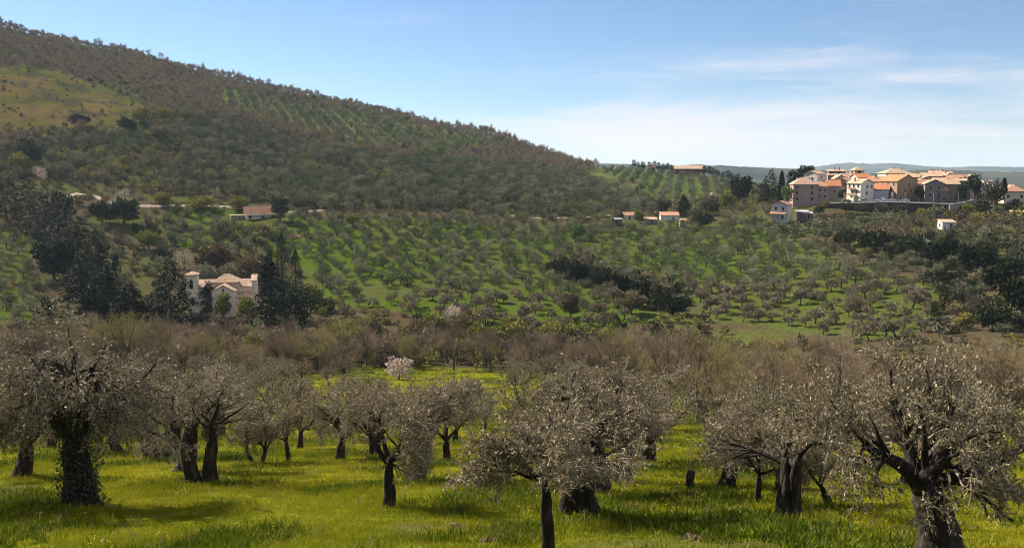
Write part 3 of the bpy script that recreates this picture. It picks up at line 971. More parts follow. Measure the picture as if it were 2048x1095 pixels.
# ------------------------------------------------------------------ instanced ground cover and far woods ("stuff")
def scatter_stuff(name, protos, pts, which, rz, sc, mats):
    """One object: each point carries a copy of one of the prototype plants (geometry nodes)."""
    mb = MB()
    kind = []
    for i, pm in enumerate(protos):
        n0 = mb.n
        off = mb.n
        for V in pm.v:
            mb.v.append(V); mb.n += len(V)
        for Fc, m in pm.f:
            mb.f.append((Fc + off, m))
        kind.append(np.full(mb.n - n0, i + 1))
    pts = np.asarray(pts, np.float32)
    npro = mb.n
    mb.v.append(pts); mb.n += len(pts)
    kind.append(-(np.asarray(which) + 1))
    me = mb.mesh(name, mats)
    kind = np.concatenate(kind).astype(np.int32)
    me.attributes.new('plant', 'INT', 'POINT').data.foreach_set('value', kind)
    full = np.zeros(mb.n, np.float32); full[npro:] = rz
    me.attributes.new('turn', 'FLOAT', 'POINT').data.foreach_set('value', full)
    sv = np.ones((mb.n, 3), np.float32); sv[npro:] = sc
    me.attributes.new('size', 'FLOAT_VECTOR', 'POINT').data.foreach_set('vector', sv.ravel())
    o = obj(name, me, kind='stuff')
    g = bpy.data.node_groups.new(name + '_scatter', 'GeometryNodeTree')
    g.interface.new_socket('Geometry', in_out='INPUT', socket_type='NodeSocketGeometry')
    g.interface.new_socket('Geometry', in_out='OUTPUT', socket_type='NodeSocketGeometry')
    N, L = g.nodes, g.links
    gi, go = N.new('NodeGroupInput'), N.new('NodeGroupOutput')
    j = N.new('GeometryNodeJoinGeometry')
    at = N.new('GeometryNodeInputNamedAttribute'); at.data_type = 'INT'; at.inputs['Name'].default_value = 'plant'
    tn = N.new('GeometryNodeInputNamedAttribute'); tn.data_type = 'FLOAT'; tn.inputs['Name'].default_value = 'turn'
    sz = N.new('GeometryNodeInputNamedAttribute'); sz.data_type = 'FLOAT_VECTOR'; sz.inputs['Name'].default_value = 'size'
    cx = N.new('ShaderNodeCombineXYZ'); L.new(tn.outputs['Attribute'], cx.inputs['Z'])

    def sep(val):
        c = N.new('FunctionNodeCompare'); c.data_type = 'INT'; c.operation = 'EQUAL'
        ins = [s for s in c.inputs if s.type == 'INT']
        L.new(at.outputs['Attribute'], ins[0]); ins[1].default_value = val
        s = N.new('GeometryNodeSeparateGeometry'); s.domain = 'POINT'
        L.new(gi.outputs[0], s.inputs['Geometry']); L.new(c.outputs[0], s.inputs['Selection'])
        return s.outputs['Selection']
    for i in range(len(protos)):
        ip = N.new('GeometryNodeInstanceOnPoints')
        L.new(sep(-(i + 1)), ip.inputs['Points'])
        L.new(sep(i + 1), ip.inputs['Instance'])
        L.new(cx.outputs[0], ip.inputs['Rotation'])
        L.new(sz.outputs['Attribute'], ip.inputs['Scale'])
        L.new(ip.outputs[0], j.inputs[0])
    L.new(j.outputs[0], go.inputs[0])
    md = o.modifiers.new('scatter', 'NODES')
    md.node_group = g
    return o


def merged(parts, order):
    """Join part collectors into one with material slots by order, e.g. ['trunk', 'crown']."""
    out = MB()
    for slot, nm in enumerate(order):
        pm = parts[nm]
        off = out.n
        for V in pm.v:
            out.v.append(V); out.n += len(V)
        for Fc, m in pm.f:
            out.f.append((Fc + off, slot))
    return out

# ------------------------------------------------------------------ planting: the terrace of old olives below the camera
RNG = np.random.default_rng(11)
TAKEN = []          # (x, y, radius) of everything that keeps scattered plants away


for _u, _r, _d in ((447, 300, 12), (1700, 452, 40), (1770, 460, 44), (1850, 460, 44), (1920, 450, 26), (1616, 446, 22), (2027, 468, 12), (1558, 402, 9), (1604, 404, 8), (1895, 370, 8), (520, 424, 14), (520, 410, 10), (442, 420, 7), (1240, 412, 11), (1300, 410, 8), (1345, 416, 10), (1015, 446, 10), (1627, 250, 5), (1380, 748, 26)):
    _a = ray(_u, V_HOR)[0]
    TAKEN.append((_r * sin(_a), _r * cos(_a), _d * 0.8))


def free(x, y, d):
    return all((x - a) ** 2 + (y - b) ** 2 > (d + c) ** 2 for a, b, c in TAKEN)


def place_olive(spec, label, loc, rotz, scale=1.0, group='old olive trees on the grass terrace', ivy=False):
    t = thing('olive_tree', label, 'olive tree', loc, rotz, group, scale)
    spec = dict(spec, height=spec['height'] * (0.87 if spec['tier'] == 1 else 0.93), width=spec['width'] * 0.93)
    p = olive(**spec)
    obj('trunk', p['trunk'].mesh('trunk', M['olive_bark'], True), t)
    for lm in p['limb']:
        obj('limb', lm.mesh('limb', M['olive_bark'], True), t)
    obj('foliage', p['foliage'].mesh('foliage', [M['olive_leaf'], M['olive_twig']]), t)
    if ivy:
        rng = np.random.default_rng(5)
        mb = MB()
        n = 5200
        a = rng.uniform(0, 2 * pi, n); zz = rng.uniform(0, 1, n) ** 0.9 * spec['fork'] * 1.55
        rr = spec['rad'] * (1.15 + 0.3 * np.exp(-zz * 3)) * (1 + 0.25 * np.sin(a * 3 + zz * 4)) + rng.uniform(-0.14, 0.14, n)
        c = np.stack([np.cos(a) * rr + zz * spec['lean'][0], np.sin(a) * rr + zz * spec['lean'][1], zz], 1)
        nn = unit(np.stack([np.cos(a), np.sin(a), 0 * a + 0.3], 1) + rng.normal(size=(n, 3)) * 0.4)
        d = unit(rng.normal(size=(n, 3)) * 0.6 + np.array([0, 0, -0.6]))
        mb.leaves(c, d, nn, rng.uniform(0.05, 0.10, n), rng.uniform(0.04, 0.08, n))
        obj('ivy', mb.mesh('ivy', M['ivy']), t)
    return t


S = dict
FG = [  # photo column and row of the foot, tree, label
    (160, 1012, S(seed=101, height=6.0, width=6.4, fork=2.2, rad=0.40, lean=(0.05, 0), limbs=7, tier=1, droop=1.6, leafy=1.3, sub=8), 'big dark olive tree at the left edge with an ivy-clad trunk and hanging skirt', True),
    (372, 942, S(seed=102, height=5.7, width=5.6, fork=2.4, rad=0.38, limbs=4, tier=1, droop=0.6, leafy=0.8), 'tall straight-trunked olive tree just left of the forked leaning trunk', False),
    (407, 967, S(seed=103, height=5.0, width=5.2, fork=2.1, rad=0.34, stems=2, splay=0.22, lean=(-0.12, 0), limbs=4, tier=1, droop=0.6, leafy=0.8), 'olive tree with a forked V-shaped trunk leaning left beside a thin sapling', False),
    (318, 918, S(seed=104, height=4.6, width=5.5, fork=1.7, rad=0.5, stems=2, splay=0.3, limbs=4, tier=2, droop=0.5), 'olive tree with two stout dark stems behind the ivy-clad olive', False),
    (515, 926, S(seed=106, height=3.1, width=3.2, fork=0.7, rad=0.16, stems=2, splay=0.35, limbs=6, tier=2, leafy=0.8), 'small pale olive with several slim stems splaying from the foot', False),
    (578, 922, S(seed=107, height=3.2, width=2.8, fork=1.2, rad=0.12, limbs=4, tier=2, leafy=0.8), 'young olive with one thin upright dark trunk left of centre', False),
    (679, 918, S(seed=109, height=4.7, width=4.9, fork=1.3, rad=0.25, limbs=5, tier=2), 'broad grey olive whose crown stands left behind the short thick-foliaged olive', False),
    (775, 1014, S(seed=110, height=4.0, width=3.9, fork=1.35, rad=0.16, lean=(0.09, 0), limbs=5, tier=1, droop=0.1, leafy=0.7), 'olive tree with a single slim dark trunk in the open grass left of centre', False),
    (747, 912, S(seed=112, height=4.2, width=4.2, fork=1.4, rad=0.24, limbs=4, tier=2), 'olive half hidden behind the slim-trunked olive in the open grass', False),
    (838, 963, S(seed=111, height=4.5, width=4.3, fork=2.0, rad=0.25, lean=(0.16, 0), limbs=4, tier=1, droop=0.4, leafy=0.8), 'olive tree with a thick dark trunk leaning right, left of the central crown', False),
    (892, 921, S(seed=113, height=4.4, width=4.8, fork=1.2, rad=0.2, limbs=4, tier=2), 'olive behind and right of the right-leaning trunk', False),
    (1101, 1112, S(seed=114, height=3.3, width=3.3, fork=1.7, rad=0.125, lean=(-0.16, 0.03), limbs=5, tier=1, droop=0.3, leafy=0.6), 'young olive in front whose bare dark trunk is cut by the bottom edge', False),
    (1157, 1026, S(seed=115, height=4.3, width=5.0, fork=1.9, rad=0.44, lean=(0.04, 0), limbs=5, tier=1, droop=0.3, leafy=0.8), 'massive old olive in the centre with a sunlit strip on its thick trunk', False),
    (1192, 984, S(seed=116, height=5.2, width=5.2, fork=2.9, rad=0.44, lean=(-0.05, 0), limbs=5, tier=1, droop=0.3, leafy=0.8), 'tall old olive with a flaring foot right behind the massive central olive', False),
    (1243, 962, S(seed=117, height=5.4, width=5.3, fork=1.9, rad=0.30, lean=(0.03, 0), limbs=5, tier=1, droop=0.3, leafy=0.85), 'olive with a dark trunk and a split foot stretching right, right of centre', False),
    (1263, 936, S(seed=118, height=3.6, width=3.2, fork=1.5, rad=0.16, lean=(-0.1, 0), limbs=4, tier=2), 'slender olive close behind the split-footed olive', False),
    (1294, 923, S(seed=119, height=4.6, width=5.4, fork=1.3, rad=0.42, limbs=5, tier=2), 'olive with a short cone-shaped trunk flaring at the ground', False),
    (1453, 974, S(seed=120, height=3.3, width=3.6, fork=1.25, rad=0.25, limbs=5, tier=1, droop=0.4, leafy=0.7), 'compact round olive with a short straight trunk right of the grey stump', False),
    (1490, 946, S(seed=121, height=3.6, width=3.8, fork=1.4, rad=0.22, limbs=4, tier=2), 'olive behind and right of the compact round olive', False),
    (1517, 1008, S(seed=122, height=2.9, width=2.6, fork=1.15, rad=0.105, lean=(0.03, 0), limbs=4, tier=1, leafy=0.5), 'slim young olive with a pale crooked trunk left of the twin-stemmed olive', False),
    (1553, 987, S(seed=123, height=2.6, width=2.2, fork=1.2, rad=0.07, limbs=3, tier=2, leafy=0.8), 'sapling-thin olive just behind the pale crooked olive', False),
    (1573, 1031, S(seed=124, height=3.9, width=4.9, fork=1.6, rad=0.24, stems=2, splay=0.08, lean=(0.10, 0), limbs=4, tier=1, droop=0.3, leafy=0.75), 'old olive with two dark stems grown side by side and twisted bare limbs', False),
    (1663, 1007, S(seed=125, height=2.6, width=2.6, fork=0.8, rad=0.10, lean=(-0.05, 0), stems=1, limbs=4, tier=1, leafy=0.5), 'small gnarled olive with a kinked bare trunk right of the twin-stemmed olive', False),
    (1880, 1108, S(seed=126, height=4.75, width=4.9, fork=1.75, rad=0.38, lean=(0.06, 0), limbs=5, tier=1, droop=0.45, leafy=0.85, sub=7), 'large olive at the right edge with a thick trunk and long leaves close by', False),
    (1708, 962, S(seed=127, height=3.9, width=4.8, fork=1.2, rad=0.2, limbs=5, tier=2), 'olive behind the kinked olive, left of the large right-edge olive', False),
    (1812, 968, S(seed=128, height=3.9, width=4.6, fork=1.2, rad=0.22, limbs=5, tier=2), 'olive crown showing behind the left side of the right-edge olive', False),
    (1990, 985, S(seed=129, height=4.3, width=4.8, fork=1.2, rad=0.25, limbs=5, tier=2), 'olive crown behind the right side of the right-edge olive', False),
    (-118, 1030, S(seed=130, height=6.4, width=5.6, fork=2.4, rad=0.35, lean=(0.05, 0), limbs=5, tier=1, droop=0.6, leafy=0.9), 'olive branches with bright leaves reaching in at the left edge', False),
    (45, 952, S(seed=131, height=5.0, width=5.6, fork=1.7, rad=0.3, limbs=5, tier=2, droop=0.5), 'olive crown behind the ivy-clad olive at the far left', False),
    (235, 905, S(seed=132, height=4.6, width=5.2, fork=1.4, rad=0.3, limbs=5, tier=2), 'olive between the ivy-clad olive and the two-stemmed olive, further back', False),
]
for u, v, spec, label, ivy in FG:
    x, y, z, r = on_ground(u, v)
    place_olive(spec, label, (x, y, z - 0.03), 0.0, 1.0, ivy=ivy)
    TAKEN.append((x, y, 2.0))


def proto_meshes(gen, part_mats):
    """Turn generated part collectors into shared meshes."""
    out = {}
    for nm, mats in part_mats.items():
        out[nm] = gen[nm].mesh(nm, mats, nm in ('trunk',))
    return out


def put(protos, k, name, label, cat, loc, rotz, scale, group=None):
    t = thing(name, label, cat, loc, rotz, group, scale)
    for nm, me in protos[k % len(protos)].items():
        obj(nm, me, t)
    return t


# rows of olives further down the terrace
ROW = [proto_meshes(olive(300 + i, 4.4, 5.0, [1.2, 1.5, 1.0, 1.4, 1.2][i], [0.22, 0.28, 0.18, 0.3, 0.2][i], lean=(RNG.normal() * 0.1, RNG.normal() * 0.1), limbs=4 + i % 2, tier=3),
                    {'trunk': M['olive_bark'], 'foliage': [M['olive_mid'], M['olive_twig']]}) for i in range(5)]
n_olive = len(FG)
row_spots = []
for j in range(13):
    for i in range(-16, 17):
        y = 52 + j * 7.6 + RNG.normal() * 1.2
        x = i * 7.4 + (j % 2) * 3.6 + RNG.normal() * 1.2
        if abs(x) > 0.64 * y + 4 or RNG.uniform() < 0.12:
            continue
        z = hz(x, y)
        u, v = project(x, y, z)
        if 690 < u < 1010 and v < 815:
            continue                                     # the open green field below the creek wood
        if not free(x, y, 1.2) or (u > 1330 and y > 66) or (u > 1180 and y > 100) or y > 148:
            continue
        row_spots.append((x, y, z, float(u), float(v)))
row_spots.sort(key=lambda q: q[1])
LEADS = [(160, 'ivy-clad olive'), (318, 'olive with two stout dark stems'), (407, 'V-trunked olive leaning left'), (515, 'pale many-stemmed olive'),
         (578, 'young olive with one thin upright trunk'), (679, 'broad grey olive left of centre'), (775, 'slim-trunked olive in the open grass'), (838, 'right-leaning dark trunk'),
         (892, 'olive next to the right-leaning trunk'), (1101, 'young olive cut by the bottom edge'), (1175, 'massive olive in the centre'), (1243, 'split-footed olive'),
         (1294, 'olive with the cone-shaped trunk'), (1377, 'grey stump'), (1453, 'compact round olive'), (1517, 'pale crooked olive'), (1573, 'twin-stemmed olive'),
         (1663, 'kinked bare trunk'), (1708, 'olive right of the kinked trunk'), (1812, 'left side of the right-edge olive'), (1880, 'big right-edge olive'), (1990, 'right side of the right-edge olive')]
ORD = ['nearest', 'second', 'third', 'fourth', 'fifth', 'sixth', 'seventh', 'eighth', 'ninth', 'tenth', 'eleventh', 'twelfth', 'thirteenth', 'fourteenth', 'fifteenth',
       'sixteenth', 'seventeenth', 'eighteenth', 'nineteenth', 'twentieth', 'twenty-first', 'twenty-second', 'twenty-third', 'twenty-fourth', 'twenty-fifth', 'twenty-sixth', 'twenty-seventh', 'twenty-eighth', 'twenty-ninth', 'thirtieth', 'thirty-first', 'thirty-second', 'thirty-third', 'thirty-fourth', 'thirty-fifth', 'thirty-sixth', 'thirty-seventh', 'thirty-eighth', 'thirty-ninth', 'fortieth', 'forty-first', 'forty-second']
COUNT = {}


def ordinal(key):
    COUNT[key] = COUNT.get(key, 0) + 1
    return ORD[min(COUNT[key], len(ORD)) - 1]


for (x, y, z, u, v) in row_spots:
    lead = min(LEADS, key=lambda q: abs(q[0] - u))[1]
    put(ROW, int(RNG.integers(5)), 'olive_tree', '%s small olive in line behind the %s' % (ordinal(lead), lead), 'olive tree',
        (x, y, z - 0.05), RNG.uniform(0, 6.28), RNG.uniform(0.75, 1.1) * np.array([1, 1, RNG.uniform(0.9, 1.1)]), 'olive rows on the lower terrace')
    TAKEN.append((x, y, 1.5))
n_olive += len(row_spots)

# a cut grey stump with a few shoots, in the grass right of the split-footed olive
x, y, z, r = on_ground(1377, 979)
st = MB()
P = line_pts(np.random.default_rng(3), (0, 0, -0.15), (0.03, 0, 1), 0.85, 6, 0.03)
st.tubes(P[None], (np.array([0.19, 0.14, 0.12, 0.12, 0.125, 0.12]))[None], 9, cap=True, gnarl=gnarl_arr(np.random.default_rng(3), 6, 9, 0.14))
t = thing('tree_stump', 'short grey cut stump with thin shoots standing in the sunny grass', 'tree stump', (x, y, z))
obj('trunk', st.mesh('trunk', M['olive_bark'], True), t)
sh = MB(); rg = np.random.default_rng(4)
S4 = np.array([line_pts(rg, (rg.normal() * 0.08, rg.normal() * 0.08, 0.35 + rg.uniform(0, 0.3)), (rg.normal() * 0.6, rg.normal() * 0.6, 0.8), 0.55, 4, 0.15) for _ in range(9)])
sh.tubes(S4, np.full((9, 4), 0.006), 3, 1)
leaf_cloud(sh, rg, S4, 10, 0.07, 0.02, 0.01, 0)
obj('shoots', sh.mesh('shoots', [M['olive_leaf'], M['olive_twig']]), t)
# the thin sapling beside the V-trunked olive and the thin stake further right
x, y, z, r = on_ground(429, 963)
p = olive(140, 2.6, 0.9, 1.6, 0.035, limbs=3, tier=2, leafy=0.5)
t = thing('sapling', 'thin straight sapling right beside the forked leaning olive', 'sapling', (x, y, z))
obj('trunk', p['trunk'].mesh('trunk', M['olive_bark'], True), t)
fo = p['foliage']
for lm in p['limb']:
    obj('limb', lm.mesh('limb', M['olive_bark'], True), t)
obj('foliage', fo.mesh('foliage', [M['olive_leaf'], M['olive_twig']]), t)
# a dead leaning trunk out in the green field
x, y, z, r = on_ground(578, 822)
rg = np.random.default_rng(8)
d = MB()
P = np.array([[0.3, 0, -0.3], [0.1, 0, 0.7], [-0.5, 0.1, 1.5], [-1.3, 0.2, 2.1], [-2.1, 0.2, 2.6], [-2.6, 0.3, 3.3]])
d.tubes(P[None], np.array([[0.34, 0.28, 0.25, 0.2, 0.14, 0.06]]), 8, cap=True, gnarl=gnarl_arr(rg, 6, 8, 0.15))
t = thing('dead_tree', 'dead black olive trunk leaning left, leafless, among the rows below the creek wood', 'dead tree', (x, y, z))
obj('trunk', d.mesh('trunk', M['olive_bark'], True), t)
d = MB()
S2, R2 = grow(rg, P[None], np.full((1, 6), 0.14), 5, 0.5, 1, 0.9, 0.8, 5, 0.02, 0.2, 0.5)
d.tubes(S2, R2, 4)
obj('branch', d.mesh('branch', M['olive_bark'], True), t)

for (u, v, w, lab) in ((912, 1056, 0.55, 'small reddish molehill in the grass left of the front olive'), (1395, 1082, 0.7, 'reddish earth mound near the bottom edge, right of centre'),
                       (978, 1086, 0.4, 'molehill at the bottom edge left of the front trunk'), (1268, 1016, 0.6, 'low bare earth heap in the sunny grass between the central olive and grey stump'),
                       ):
    x, y, z, r = on_ground(u, v)
    rg = np.random.default_rng(int(u))
    m = MB(); a = np.linspace(0, 2 * pi, 17)[:-1]
    w *= 0.5
    rings = [(1.2, -0.10), (0.85, 0.04), (0.5, 0.13), (0.2, 0.17)]
    V = np.concatenate([np.stack([np.cos(a) * q * w * rg.uniform(0.75, 1.25, 16), np.sin(a) * q * w * rg.uniform(0.75, 1.25, 16), b * w + rg.uniform(-0.05, 0.05, 16)], 1) for q, b in rings])
    m.add(V, [[k * 16 + q, k * 16 + (q + 1) % 16, (k + 1) * 16 + (q + 1) % 16, (k + 1) * 16 + q] for k in range(3) for q in range(16)])
    m.f.append((np.array([[48 + q for q in range(16)]]), 0))
    n = 60
    c = np.stack([rg.normal(0, w * 0.6, n), rg.normal(0, w * 0.6, n), rg.uniform(0.02, 0.2, n) * w], 1)
    obj('soil_mound', m.mesh('soil_mound', M['soil']), None, (x, y, z), label=lab, category='soil mound')

# ------------------------------------------------------------------ planting: single trees and bushes that can be picked out, by photo column, foot row, width and height in pixels
def sized(u, v, w, h, r=None):
    if r is None:
        x, y, z, r = on_ground(u, v)
    else:
        x, y, z = at_r(u, v, r)
        z = min(z, hz(x, y)) if r < 380 else z
    px = math.hypot(x, y) / F_PX
    return x, y, z, w * px, h * px


def add_plant(kind, name, label, cat, u, v, w, h, seed, mat, r=None, group=None, bark='bare_bark', **kw):
    x, y, z, wm, hm = sized(u, v, w, h, r)
    rng = np.random.default_rng(seed)
    if kind == 'round':
        base = kw.pop('base', 0.12) * hm
        g = clump_tree(seed, lobes_round(rng, wm, hm, base), kw.pop('n', 1500), kw.pop('size', 0.1 * (wm + hm) / 2 + 0.12), base + hm * 0.3, 0.03 * hm + 0.05, limbs=3, shell=0.55, **kw)
    elif kind == 'cypress':
        g = cypress_tree(seed, hm, wm, **kw)
    elif kind == 'conifer':
        g = conifer_tree(seed, hm, wm, **kw)
    elif kind == 'bare':
        g = bare_tree(seed, hm, wm, 1)
    elif kind == 'umbrella':
        L = [((0, 0, hm * 0.78), (wm * 0.42, wm * 0.42, hm * 0.17))]
        for i in range(6):
            a = i * 1.05
            L.append(((cos(a) * wm * 0.3, sin(a) * wm * 0.3, hm * rng.uniform(0.62, 0.85)), (wm * 0.2, wm * 0.2, hm * 0.12)))
        g = clump_tree(seed, L, 1200, 0.11 * wm, hm * 0.7, hm * 0.025, limbs=4)
    t = thing(name, label, cat, (x, y, z - 0.1), 0, group)
    obj('trunk', g['trunk'].mesh('trunk', M[bark], True), t)
    obj('crown', g['crown'].mesh('crown', M[mat]), t)
    TAKEN.append((x, y, wm * 0.42))
    return t


